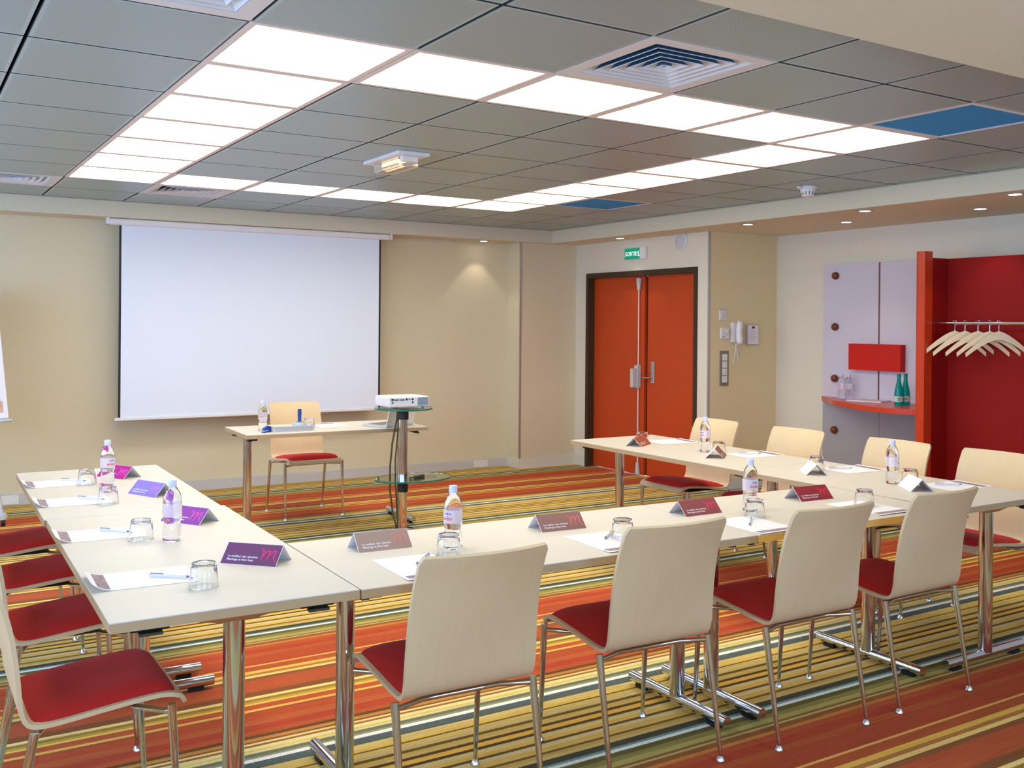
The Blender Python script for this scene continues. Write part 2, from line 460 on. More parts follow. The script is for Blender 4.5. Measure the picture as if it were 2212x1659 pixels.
struct(obj('baseboard_left', bx(XL, XL + .014, YB, YW, 0, .1), M_base))

# ------------------------------------------------------------------ tiled ceiling
ceiling = struct(obj('ceiling', bx(XLE, XE, BEAM, YE, H + .14, H + .17), M_dark))
G = 0.6
lit = {(0, j) for j in range(7)} | {(5, j) for j in range(7)} | {(i, 0) for i in range(6)} | {(i, 6) for i in range(6)}
vents = [(2, -1), (1, 7), (-1, 7), (-1, -1)]
grilles = [(5, -1), (6, 5)]
special = lit | set(vents) | set(grilles)
tile_meshes = {}
def tile_mesh(sx, sy):
    key = (round(sx, 3), round(sy, 3))
    if key not in tile_meshes:
        b_ = B(); hx, hy, c = sx / 2, sy / 2, .0006
        lo = [b_.verts.new(p) for p in ((-hx + c, -hy + c, 0), (hx - c, -hy + c, 0), (hx - c, hy - c, 0), (-hx + c, hy - c, 0))]
        mi = [b_.verts.new(p) for p in ((-hx, -hy, c), (hx, -hy, c), (hx, hy, c), (-hx, hy, c))]
        hi = [b_.verts.new((v.co.x, v.co.y, .02)) for v in mi]
        b_.faces.new(lo[::-1])
        for k in range(4):
            b_.faces.new((lo[k], lo[(k + 1) % 4], mi[(k + 1) % 4], mi[k])); b_.faces.new((mi[k], mi[(k + 1) % 4], hi[(k + 1) % 4], hi[k]))
        bmesh.ops.recalc_face_normals(b_, faces=b_.faces[:])
        for f_ in b_.faces: f_.material_index = 0 if f_.normal.z < -.9 else 1
        me = bpy.data.meshes.new('ceiling_tile'); b_.to_mesh(me); b_.free(); me.materials.append(M_tile); me.materials.append(M_joint)
        tile_meshes[key] = me
    return tile_meshes[key]
GAP = .013
for i in range(-3, 9):
    for j in range(-3, 10):
        if (i, j) in special: continue
        x0, x1 = max(i * G, XLE), min((i + 1) * G, XE); y0, y1 = max(j * G, BEAM), min((j + 1) * G, YE)
        if x1 - x0 < .03 or y1 - y0 < .03: continue
        o = bpy.data.objects.new('ceiling_tile', tile_mesh(x1 - x0 - GAP, y1 - y0 - GAP)); COL.objects.link(o)
        o.parent = ceiling; o.location = ((x0 + x1) / 2, (y0 + y1) / 2, H)
# light panels of the rectangular ring
ORD = ['first', 'second', 'third', 'fourth', 'fifth', 'sixth', 'seventh']
def ring_frame(b_, ho, hi_, z0, z1, slope=0.0):
    o_ = [(-ho, -ho), (ho, -ho), (ho, ho), (-ho, ho)]; n_ = [(-hi_, -hi_), (hi_, -hi_), (hi_, hi_), (-hi_, hi_)]
    a = [b_.verts.new((p[0], p[1], z0)) for p in o_]; b2 = [b_.verts.new((p[0], p[1], z0 + slope)) for p in n_]
    c = [b_.verts.new((p[0], p[1], z1)) for p in o_]; d = [b_.verts.new((p[0], p[1], z1)) for p in n_]
    for k in range(4):
        q = (k + 1) % 4
        b_.faces.new((a[k], a[q], b2[q], b2[k])); b_.faces.new((a[k], a[q], c[q], c[k])); b_.faces.new((b2[k], b2[q], d[q], d[k])); b_.faces.new((c[k], c[q], d[q], d[k]))
    return b_
lp0 = empty('light_panel')
obj('frame', ring_frame(B(), .297, .272, 0, .03), M_light_fr, lp0)
obj('diffuser', bx(-.273, .273, -.273, .273, .006, .012), M_light, lp0)
obj('housing', bx(-.296, .296, -.296, .296, .0305, .075), M_light_fr, lp0)
first = True
for (i, j) in sorted(lit):
    o = lp0 if first else copy_tree(lp0); first = False
    o.location = ((i + .5) * G, (j + .5) * G, H)
    if (i, j) == (0, 0): lab = 'square ceiling light panel at the front left corner of the light ring'
    elif (i, j) == (5, 0): lab = 'square ceiling light panel at the right corner of the ring beside the blue grille'
    elif (i, j) == (0, 6): lab = 'square ceiling light panel at the back left corner of the ring'
    elif (i, j) == (5, 6): lab = 'square ceiling light panel at the back right corner of the ring'
    elif i == 0: lab = 'square ceiling light panel in the left run, %s from its nearest end' % ORD[j]
    elif i == 5: lab = 'square ceiling light panel in the right run, %s from its nearest end' % ORD[j]
    elif j == 0: lab = 'square ceiling light panel in the nearest run, %s from its left end' % ORD[i]
    else: lab = 'square ceiling light panel in the run near the screen, %s from its left end' % ORD[i]
    tag(o, lab, 'ceiling light', 'panels of the rectangular light ring')
# four-way air diffusers
def make_vent():
    v = empty('air_diffuser')
    obj('frame', ring_frame(B(), .297, .235, 0, .02), M_vent, v)
    obj('plenum', bx(-.236, .236, -.236, .236, .085, .09), mat('vent_reflection_blue', (30, 84, 118), .8), v)  # blue reflection seen in the gaps is put into the plenum colour
    for k in range(6):
        ho = .232 - k * .042
        b_ = B(); hi_ = max(.004, ho - .055); z0, z1 = .002, .07
        o4 = [(-ho, -ho), (ho, -ho), (ho, ho), (-ho, ho)]; n4 = [(-hi_, -hi_), (hi_, -hi_), (hi_, hi_), (-hi_, hi_)]
        a = [b_.verts.new((p[0], p[1], z0)) for p in o4]; c = [b_.verts.new((p[0], p[1], z1)) for p in n4]
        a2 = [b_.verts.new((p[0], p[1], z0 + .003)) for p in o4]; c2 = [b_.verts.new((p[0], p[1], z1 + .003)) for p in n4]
        for q in range(4):
            w_ = (q + 1) % 4
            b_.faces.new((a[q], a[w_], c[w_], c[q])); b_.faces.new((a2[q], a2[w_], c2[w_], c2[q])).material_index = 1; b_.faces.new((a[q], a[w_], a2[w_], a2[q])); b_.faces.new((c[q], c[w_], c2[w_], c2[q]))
        lv = obj('louvre', b_, M_vent, v); lv.data.materials.append(mat('louvre_back_shade', (36, 84, 118), .7))
        for p_ in lv.data.polygons: p_.material_index = 1 if p_.normal.z > .2 else 0  # upper blade faces: their shade is put in as dark blue
    return v
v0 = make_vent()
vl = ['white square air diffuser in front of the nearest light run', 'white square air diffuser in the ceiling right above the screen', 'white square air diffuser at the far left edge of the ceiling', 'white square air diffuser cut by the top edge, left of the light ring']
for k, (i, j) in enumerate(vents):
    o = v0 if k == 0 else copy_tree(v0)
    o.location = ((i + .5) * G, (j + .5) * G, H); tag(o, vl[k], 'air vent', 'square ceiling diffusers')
gl = ['blue mesh return grille in the ceiling beside the right corner of the light ring', 'dark blue ceiling return grille beside the back right end of the light ring']
for k, (i, j) in enumerate(grilles):
    o = empty('return_grille', ((i + .5) * G, (j + .5) * G, H)); tag(o, gl[k], 'air vent', 'blue ceiling return grilles')
    obj('frame', ring_frame(B(), .297, .27, 0, .015), M_vent, o)
    obj('mesh_panel', bx(-.271, .271, -.271, .271, .008, .012), M_ret, o)
    b_ = B()
    for q in range(44):
        y = -.265 + q * .0123; box(b_, -.27, .27, y, y + .002, .003, .008)
    s = obj('mesh_bars', b_, M_ret, o); s['kind'] = 'stuff'
# emergency light
e = empty('emergency_light', (1.53, 2.16, H)); tag(e, 'white emergency light unit on the ceiling inside the light ring', 'emergency light')
obj('backplate', bx(-.10, .10, -.25, .25, -.02, 0, bev=.004), M_white, e)
obj('lens', bx(-.055, .075, -.16, .2, -.075, -.02, bev=.008), M_em_lens, e)
bm = B(); tube(bm, [(0, -.13, -.035), (0, .12, -.035)], .012, 10); obj('tube', bm, M_em_lamp, e, True)
obj('end_block', bx(-.05, .05, -.2, -.162, -.05, -.02, bev=.004), M_white, e)
# smoke detector
sd = empty('smoke_detector', (4.45, 1.62, H)); tag(sd, 'white domed smoke detector on the ceiling near the right border', 'smoke detector')
bm = lathe(B(), [(0, 0), (.066, 0), (.068, -.012), (.062, -.02)], 24); obj('base', bm, M_white, sd, True)
bm = lathe(B(), [(.056, -.02), (.054, -.045), (.044, -.066), (.02, -.074), (0, -.075)], 24); obj('dome', bm, M_white, sd, True)
for k in range(14):
    a = 2 * PI * k / 14
    b_ = bx(.0485, .0545, -.0035, .0035, -.06, -.035); xform(b_, Matrix.Rotation(a, 4, 'Z')); obj('slot', b_, M_switch, sd)
obj('bracket', bx(-.105, -.06, -.012, .012, -.016, -.004, bev=.003), M_white, sd)
# recessed downlights
DL = [(4.14, 5.62, 'above the wall corner beside the screen'), (5.03, 4.5, 'above the exit sign'), (5.05, 2.8, 'in front of the wall phone'), (5.55, 2.2, 'nearest the white cabinet panels'),
      (5.03, 1.6, 'in front of the red closet post, along the border edge'), (5.57, 1.04, 'above the red closet'), (5.03, .45, 'at the far right edge of the picture')]
for k, (x, y, w) in enumerate(DL):
    d = empty('downlight', (x, y, ZS)); tag(d, 'small round recessed downlight ' + w, 'downlight', 'round downlights in the lowered border')
    obj('ring', lathe(B(), [(.042, .0), (.058, -.002), (.058, -.005), (.04, -.006), (.04, .0)], 28), M_trim_ring, d, True)
    obj('lens', lathe(B(), [(.041, -.003), (0, -.0035)], 28), M_lamp, d)
    ld = bpy.data.lights.new('downlight_spot', 'SPOT'); ld.energy = SPOT_W; ld.color = (1, .9, .76); ld.spot_size = math.radians(82); ld.spot_blend = .35; ld.shadow_soft_size = .03
    lo = bpy.data.objects.new('downlight_spot', ld); COL.objects.link(lo); lo.location = (x, y, ZS - .012)

# ------------------------------------------------------------------ door
door = struct(empty('door_1', (XD, (DY0 + DY1) / 2, 0)))
ym = (DY0 + DY1) / 2
def dbx(x0, x1, y0, y1, z0, z1, bev=0): return bx(x0 - XD, x1 - XD, y0 - ym, y1 - ym, z0, z1, bev=bev)
bm = B()
for a in ((XD - .012, XD + .16, DY1 - .045, DY1, 0, DZ), (XD - .012, XD + .16, DY0, DY0 + .045, 0, DZ), (XD - .012, XD + .16, DY0 + .045, DY1 - .045, DZ - .05, DZ)):
    box(bm, a[0] - XD, a[1] - XD, a[2] - ym, a[3] - ym, a[4], a[5])
obj('door_frame', bm, M_frame, door)
l1 = obj('leaf', dbx(XD + .07, XD + .115, 4.462, DY1 - .047, .012, DZ - .052), M_door, door)
l2 = obj('leaf', dbx(XD + .085, XD + .13, DY0 + .047, 4.43, .012, DZ - .052), M_door, door)
obj('astragal', dbx(XD + .1, XD + .125, 4.43, 4.462, .012, DZ - .052), M_black, door)
yb_ = 4.53 - ym
bm = B(); tube(bm, [(.05, yb_, .05), (.05, yb_, DZ - .07)], .0065, 10); rod = obj('panic_rod', bm, M_white, l1, True)
for z0, z1, up in ((1.85, 1.965, 1), (.02, .135, 0)):
    bm = lathe(B(), [(0, z0), (.017 if up else .028, z0), (.029 if up else .016, z1), (0, z1)], 14, origin=(.05, yb_, 0)); obj('rod_end_cap', bm, M_grey_p, l1, True)
obj('panic_box', dbx(XD + .012, XD + .07, 4.503, 4.557, .875, 1.105, bev=.012), M_grey_p, l1)
bm = B(); prism(bm, [(-.035, yb_ - .022), (.012, yb_ - .022), (.012, yb_ + .022), (-.035, yb_ + .022)], .885, 1.07); obj('panic_pad', bm, M_trunk, l1)
obj('handle_plate', dbx(XD + .072, XD + .085, 4.315, 4.365, .93, 1.145, bev=.004), M_alu, l2)
bm = B(); tube(bm, [(.075, 4.34 - ym, .985), (.035, 4.34 - ym, .985), (.03, 4.37 - ym, .985), (.03, 4.44 - ym, .985)], .009, 10); obj('lever', bm, M_chrome_b, l2, True)
bm = B(); tube(bm, [(.075, 4.345 - ym, 1.05), (.05, 4.345 - ym, 1.05), (.045, 4.375 - ym, 1.055)], .006, 8); obj('thumb_turn', bm, M_chrome_b, l2, True)

# exit sign (runs along -y, faces -x)
def on_xwall(x): return lambda y, z: axes((x, y, z), (0, -1, 0), (0, 0, 1), (-1, 0, 0))
es = empty('exit_sign', (XD, 4.5, 2.15)); tag(es, 'green illuminated SORTIE exit sign above the red doors', 'exit sign')
obj('housing', bx(-.03, 0, -.16, .16, 0, .118, bev=.006), M_white, es)
obj('green_panel', bx(-.0375, -.03, -.075, .155, .003, .113, bev=.002), M_sign, es)
bm = text_bm('SORTIE', .058, bold=.0005); xform(bm, axes((-.039, .142, .036), (0, -1, 0), (0, 0, 1), (-1, 0, 0))); obj('lettering', bm, M_sign_w, es)
bm = B(); ribbon(bm, [(0, 0), (.012, .02), (.004, .04), (.016, .052)], .008); ribbon(bm, [(.012, .02), (.026, .002)], .007); ribbon(bm, [(.004, .04), (-.008, .026)], .006)
xform(bm, axes((-.039, -.058, .028), (0, -1, 0), (0, 0, 1), (-1, 0, 0))); obj('pictogram', bm, M_sign_w, es)
# round wall speaker
sp = empty('wall_speaker', (XD, 3.85, 2.29)); tag(sp, 'round white wall speaker above the door near the corner', 'speaker')
obj('ring', lathe(B(), [(.0, 0), (.088, 0), (.09, -.015), (.082, -.024), (.075, -.02)], 36, 'x'), M_white, sp, True)
obj('grille', lathe(B(), [(.076, -.018), (.04, -.026), (0, -.028)], 36, 'x'), mat('speaker_grille', (202, 200, 204), .6, noise=.12, scale=260), sp, True)

# phone wall (plane y = YR, things face -y)
def ybox(x0, x1, z0, z1, d0, d1, x, z, bev=.003): return bx(x0 - x, x1 - x, -d1, -d0, z0 - z, z1 - z, bev=bev)
t = empty('wall_switch', (5.41, YR, 1.56)); tag(t, 'small white wall plate highest above the light switches', 'switch')
obj('plate', ybox(5.368, 5.452, 1.555, 1.64, 0, .014, 5.41, 1.56), M_white, t); obj('rocker', ybox(5.385, 5.435, 1.572, 1.622, .014, .018, 5.41, 1.56, .001), M_base, t)
obj('mount', ybox(5.374, 5.446, 1.642, 1.658, 0, .008, 5.41, 1.56, .001), M_trunk, t)
t = empty('dimmer_switch', (5.43, YR, 1.38)); tag(t, 'white square dimmer with round dial left of the wall phone', 'switch')
obj('plate', ybox(5.381, 5.48, 1.382, 1.483, 0, .022, 5.43, 1.38, .005), M_white, t)
obj('dial', lathe(B(), [(0, -.036), (.015, -.036), (.017, -.02)], 20, 'y', (.022, 0, .062)), M_base, t, True)
obj('button', ybox(5.395, 5.415, 1.397, 1.405, .022, .024, 5.43, 1.38, .0005), M_keys, t)
t = empty('wall_phone', (5.555, YR, 1.34)); tag(t, 'white wall phone handset with hanging cord loop', 'phone')
obj('cradle', bx(-.05, .05, -.03, 0, .005, .195, bev=.014), M_white, t)
bm = B(); pr_ = [(.008, -.05, -.004), (.008, -.062, .012), (.01, -.066, .04), (.008, -.06, .08), (.008, -.06, .12), (.01, -.066, .16), (.008, -.062, .19), (.008, -.05, .204)]
tube(bm, pr_, [.012, .027, .031, .027, .027, .031, .027, .012], 16); obj('handset', bm, M_white, t, True)
bm = B(); tube(bm, [(.0, -.03, .0), (-.004, -.03, -.05), (-.035, -.03, -.17), (-.033, -.03, -.178), (.03, -.03, -.178), (.03, -.03, -.17), (.012, -.03, -.06), (.005, -.03, -.0)], .004, 8); obj('cord', bm, M_white, t, True)
t = empty('notice_frame', (5.77, YR, 1.325)); tag(t, 'small grey framed notice right of the wall phone', 'notice')
obj('frame', ybox(5.694, 5.845, 1.325, 1.515, 0, .03, 5.77, 1.325, .004), M_frameglass, t)
obj('sheet', ybox(5.706, 5.838, 1.333, 1.508, .03, .0312, 5.77, 1.325, 0), M_paper, t)
obj('emblem', ybox(5.755, 5.79, 1.478, 1.5, .0312, .032, 5.77, 1.325, 0), mat('maroon_print', (120, 30, 50), .6), t)
bm = B()
for q in range(7):
    z = 1.465 - q * .016; box(bm, 5.72 - 5.77, 5.72 + (.1 if q % 3 else .07) - 5.77, -.0318, -.0312, z - .0015 - 1.325, z + .0015 - 1.325)
obj('printed_lines', bm, mat('grey_print', (170, 160, 166), .7), t)
t = empty('switch_column', (5.43, YR, .954)); tag(t, 'tall grey plate with four stacked white switches beside the door', 'switch')
obj('plate', ybox(5.378, 5.485, .954, 1.273, 0, .012, 5.43, .954), M_switch, t)
for q in range(4):
    z = .985 + q * .066; s = obj('rocker', ybox(5.403, 5.46, z, z + .06, .012, .02, 5.43, .954, .002), M_white, t)
    if q == 1: obj('dial', lathe(B(), [(0, -.032), (.014, -.032), (.016, -.02)], 18, 'y', (.0, 0, z + .03 - .954)), M_base, s, True)
# sockets in the skirting trunking
for x, w in ((4.2, 'near the wall corner right of the screen'), (-.2, 'at the far left below the flip chart')):
    t = empty('double_socket', (x, YW - .03, .046)); tag(t, 'white double wall socket in the grey trunking ' + w, 'socket', 'skirting sockets')
    obj('plate', bx(-.085, .085, -.006, 0, -.036, .036, bev=.002), M_white, t)
    for s in (-.042, .042):
        o = obj('outlet', lathe(B(), [(.026, -.0065), (.024, -.0065), (.022, -.002), (0, -.002)], 20, 'y', (s, 0, 0)), M_base, t, True)
        b_ = B()
        for q in (-.009, .009): lathe(b_, [(.0035, -.0024), (0, -.0024)], 8, 'y', (s + q, 0, 0))
        obj('hole', b_, M_black, o)

# ------------------------------------------------------------------ projection screen
SY = 5.55
s = empty('projection_screen', (1.78, SY, .67)); tag(s, 'large white pull-down projection screen with black side borders on the back wall', 'screen')
def sb(x0, x1, y0, y1, z0, z1, bev=0): return bx(x0 - 1.78, x1 - 1.78, y0 - SY, y1 - SY, z0 - .67, z1 - .67, bev=bev)
obj('case', sb(.52, 3.05, SY - .035, SY + .035, 2.295, 2.35, bev=.015), M_white, s)
obj('end_bracket', sb(.5, .522, SY - .03, SY + .03, 2.30, 2.352), M_white, s); obj('end_bracket', sb(3.048, 3.07, SY - .03, SY + .03, 2.30, 2.352), M_white, s)
obj('fabric', sb(.62, 2.945, SY - .003, SY, .69, 2.30), M_screen, s)
obj('side_border', sb(.602, .62, SY - .003, SY, .69, 2.30), M_black, s); obj('side_border', sb(2.945, 2.963, SY - .003, SY, .69, 2.30), M_black, s)
obj('bottom_bar', sb(.573, 2.99, SY - .016, SY + .014, .668, .694, bev=.006), M_white, s)

# ------------------------------------------------------------------ cloakroom unit on the right wall
XP = 6.062
U = empty('cloakroom_unit', (XP, 2.2, 0)); tag(U, 'tall white and red cloakroom unit with curved shelf and coat rail on the right wall', 'cabinet')
def ub(x0, x1, y0, y1, z0, z1, bev=0): return bx(x0 - XP, x1 - XP, y0 - 2.2, y1 - 2.2, z0, z1, bev=bev)
obj('panel', ub(XP, XR - .002, 2.284, 2.868, .88, 2.05), M_lilac, U)
obj('panel', ub(XP, XR - .002, 1.72, 2.266, .88, 2.045), M_lilac, U)
obj('strip', ub(XP + .008, XR - .004, 2.266, 2.284, .88, 2.045), M_strip, U)
obj('panel', ub(XP, XR - .002, 2.268, 2.868, .02, .872), M_cab_grey, U)
obj('panel', ub(XP, XR - .002, 1.72, 2.265, .02, .872), M_cab_grey, U)
for z in (1.95, 1.5, 1.046, .593):
    bm = lathe(B(), [(0, -.042), (.018, -.04), (.03, -.03), (.034, -.015), (.03, 0)], 24, 'x', (0, 2.727 - 2.2, z)); obj('knob', bm, M_knob, U, True)
obj('red_box', ub(5.997, XP, 2.013, 2.536, 1.134, 1.357), M_red, U)
# curved shelf
edge = spline([(6.062, 2.88), (5.90, 2.66), (5.743, 2.48), (5.583, 2.157), (5.505, 1.949), (5.485, 1.72), (5.535, 1.56)], 24)
poly = [(p.x - XP, p.y - 2.2) for p in edge] + [(5.535 - XP, 1.52 - 2.2), (XR - .004 - XP, 1.52 - 2.2), (XR - .004 - XP, 2.88 - 2.2)]
sh = obj('shelf', prism(B(), poly, .84, .88), M_orange_r, U)
# post and side of the closet
def up_(x, y): return (x - XP, y - 2.2)
obj('post', prism(B(), [up_(5.53, 1.455), up_(5.53, 1.512), up_(5.545, 1.538), up_(5.58, 1.55), up_(5.62, 1.55), up_(5.62, 1.455)], 0.0, 2.072), M_orange_r, U)
obj('closet_side', ub(5.62, XR - .004, 1.455, 1.51, 0.0, 2.025), M_red_deep, U)
obj('closet_back', ub(5.81, 5.835, .15, 1.455, 0.0, 2.025), M_red_deep, U)
obj('closet_side', ub(5.53, XR - .004, .10, .15, 0.0, 2.025), M_red_deep, U)
bm = B(); tube(bm, [(5.67 - XP, 1.455 - 2.2, 1.536), (5.67 - XP, .15 - 2.2, 1.536)], .0125, 14); obj('coat_rail', bm, M_chrome, U, True)

# hangers
def hanger():
    h = empty('coat_hanger')
    bm = B(); n = 15; up = []; dn = []
    for k in range(n):
        u = -1 + 2 * k / (n - 1); x = u * .215
        zt = -.16 * abs(u) ** 1.4; w = .050 - .022 * abs(u) + (.012 * (1 - abs(u)) ** 2)
        yo = .022 * abs(u) ** 2
        up.append((x, yo, zt)); dn.append((x * .985, yo, zt - w))
    th = .010
    A = [bm.verts.new((p[0], p[1] - th, p[2])) for p in up]; Bv = [bm.verts.new((p[0], p[1] + th, p[2])) for p in up]
    C = [bm.verts.new((p[0], p[1] - th, p[2])) for p in dn]; D = [bm.verts.new((p[0], p[1] + th, p[2])) for p in dn]
    for k in range(n - 1):
        bm.faces.new((A[k], A[k + 1], Bv[k + 1], Bv[k])); bm.faces.new((C[k], C[k + 1], D[k + 1], D[k])); bm.faces.new((A[k], A[k + 1], C[k + 1], C[k])); bm.faces.new((Bv[k], Bv[k + 1], D[k + 1], D[k]))
    for k in (0, n - 1): bm.faces.new((A[k], Bv[k], D[k], C[k]))
    obj('body', bm, M_hanger, h, False)
    pts = [(0, 0, -.02), (0, 0, .045)] + [(.024 * math.sin(a), 0, .073 - .024 * math.cos(a) + .0) for a in [PI * q / 8 for q in range(1, 12)]]
    pts = [(0, 0, -.02), (0, 0, .04)]
    for q in range(11):
        a = -PI * .5 + PI * 1.35 * q / 10
        pts.append((-.0 + .018 * math.cos(a), 0, .0585 + .018 * math.sin(a)))
    bm = B(); tube(bm, pts, .0022, 8); obj('hook', bm, M_chrome, h, True)
    return h
h0 = hanger()
HY = [1.2985, 1.216, 1.113, 1.0225, .952]
for k, y in enumerate(HY):
    o = h0 if k == 0 else copy_tree(h0)
    o.location = (5.67, y, 1.479); o.rotation_euler = (0, 0, math.radians([-52, -47, -51, -49, -46][k]))
    tag(o, 'pale wooden coat hanger on the rail, ' + ['closest to the red post', 'second from the red post', 'middle one of the five', 'fourth from the red post', 'farthest from the red post'][k], 'coat hanger', 'wooden hangers on the coat rail')

# ------------------------------------------------------------------ tables
TH = .73
def make_table(name, x0, x1, y0, y1, label, long_axis, rz=0.0, edge=None, pivot=None, inset=.085, latch=True):
    """feet bars run across the short side; long_axis 'x' or 'y'"""
    cx, cy = (x0 + x1) / 2, (y0 + y1) / 2
    t = empty(name, (cx, cy, 0), rz); tag(t, label, 'table', 'white folding meeting tables')
    hx, hy = (x1 - x0) / 2, (y1 - y0) / 2; g = .0012
    obj('tabletop', bx(-hx + g, hx - g, -hy + g, hy - g, TH - .004, TH, bev=.0012), M_table, t)
    obj('edge_band', bx(-hx + g, hx - g, -hy + g, hy - g, TH - .028, TH - .004), edge or M_edge, t)
    L, W = (hx, hy) if long_axis == 'x' else (hy, hx)
    for s in (-1, 1):
        def tr(b_):
            if long_axis == 'y': xform(b_, Matrix.Rotation(PI / 2, 4, 'Z'))
            return b_
        px = s * (L - inset)
        lg = obj('leg_column', tr(tube(B(), [(px, 0, .045), (px, 0, TH - .05)], .03, 24)), M_chrome, t, True)
        bar = obj('foot_bar', tr(tube(B(), [(px, -W + .06, .034), (px, W - .06, .034)], .021, 16)), M_chrome, t, True)
        for q in (-1, 1):
            obj('foot_pad', tr(bx(px - .014, px + .014, q * (W - .13) - .03, q * (W - .13) + .03, 0, .016)), M_black, bar)
        b_ = B()
        vs = [(px - .04, -.17, TH - .03), (px + .04, -.17, TH - .03), (px + .04, .17, TH - .03), (px - .04, .17, TH - .03)]
        lo = [(px - .03, -.05, TH - .055), (px + .03, -.05, TH - .055), (px + .03, .05, TH - .055), (px - .03, .05, TH - .055)]
        a = [b_.verts.new(v) for v in vs]; c = [b_.verts.new(v) for v in lo]
        b_.faces.new(a); b_.faces.new(c[::-1])
        for q in range(4): b_.faces.new((a[q], a[(q + 1) % 4], c[(q + 1) % 4], c[q]))
        obj('mount_plate', tr(b_), M_chrome_b, t)
        if latch:
            for q in (-1, 1):
                bk = obj('latch', tr(bx(s * (L - .07) - .02, s * (L - .07) + .02, q * (W - .11) - .05, q * (W - .11) + .05, TH - .048, TH - .0285, bev=.003)), M_black, t)
                obj('latch_lever', tr(bx(s * (L - .045) - .012, s * (L - .045) + .012, q * (W - .11) - .03, q * (W - .11) + .03, TH - .056, TH - .0485)), M_olive, bk)
    return t
AT = math.radians(-1.3)
O = Vector((.168, -.551))
def loc(u, v): return Vector((O.x + u * math.cos(AT) - v * math.sin(AT), O.y + u * math.sin(AT) + v * math.cos(AT)))
def gtable(u0, u1, v0, v1, label, ax, edge=None):
    c = loc((u0 + u1) / 2, (v0 + v1) / 2)
    hx, hy = (u1 - u0) / 2, (v1 - v0) / 2
    return make_table('folding_table', c.x - hx, c.x + hx, c.y - hy, c.y + hy, label, ax, AT, edge)
gtable(-.682, -.002, 0.0, 1.525, 'white folding table at the near left corner with the plum name card', 'y')
gtable(-.69, -.015, 1.527, 2.885, 'white folding table at the far end of the left row', 'y')
gtable(0.0, 1.552, -.005, .69, 'white folding table in the front row beside the left row', 'x')
gtable(1.554, 2.655, -.01, .685, 'white folding table in the front row with ochre edge beside the right row', 'x', M_edge_oak)
make_table('folding_table', 2.845, 3.545, -.635, .655, 'white folding table at the near end of the right row', 'y')
make_table('folding_table', 2.85, 3.55, .657, 2.215, 'white folding table at the far end of the right row by the red doors', 'y')
make_table('folding_table', 1.065, 2.415, 3.45, 4.07, "white presenter's table in front of the projection screen", 'x', math.radians(-2))

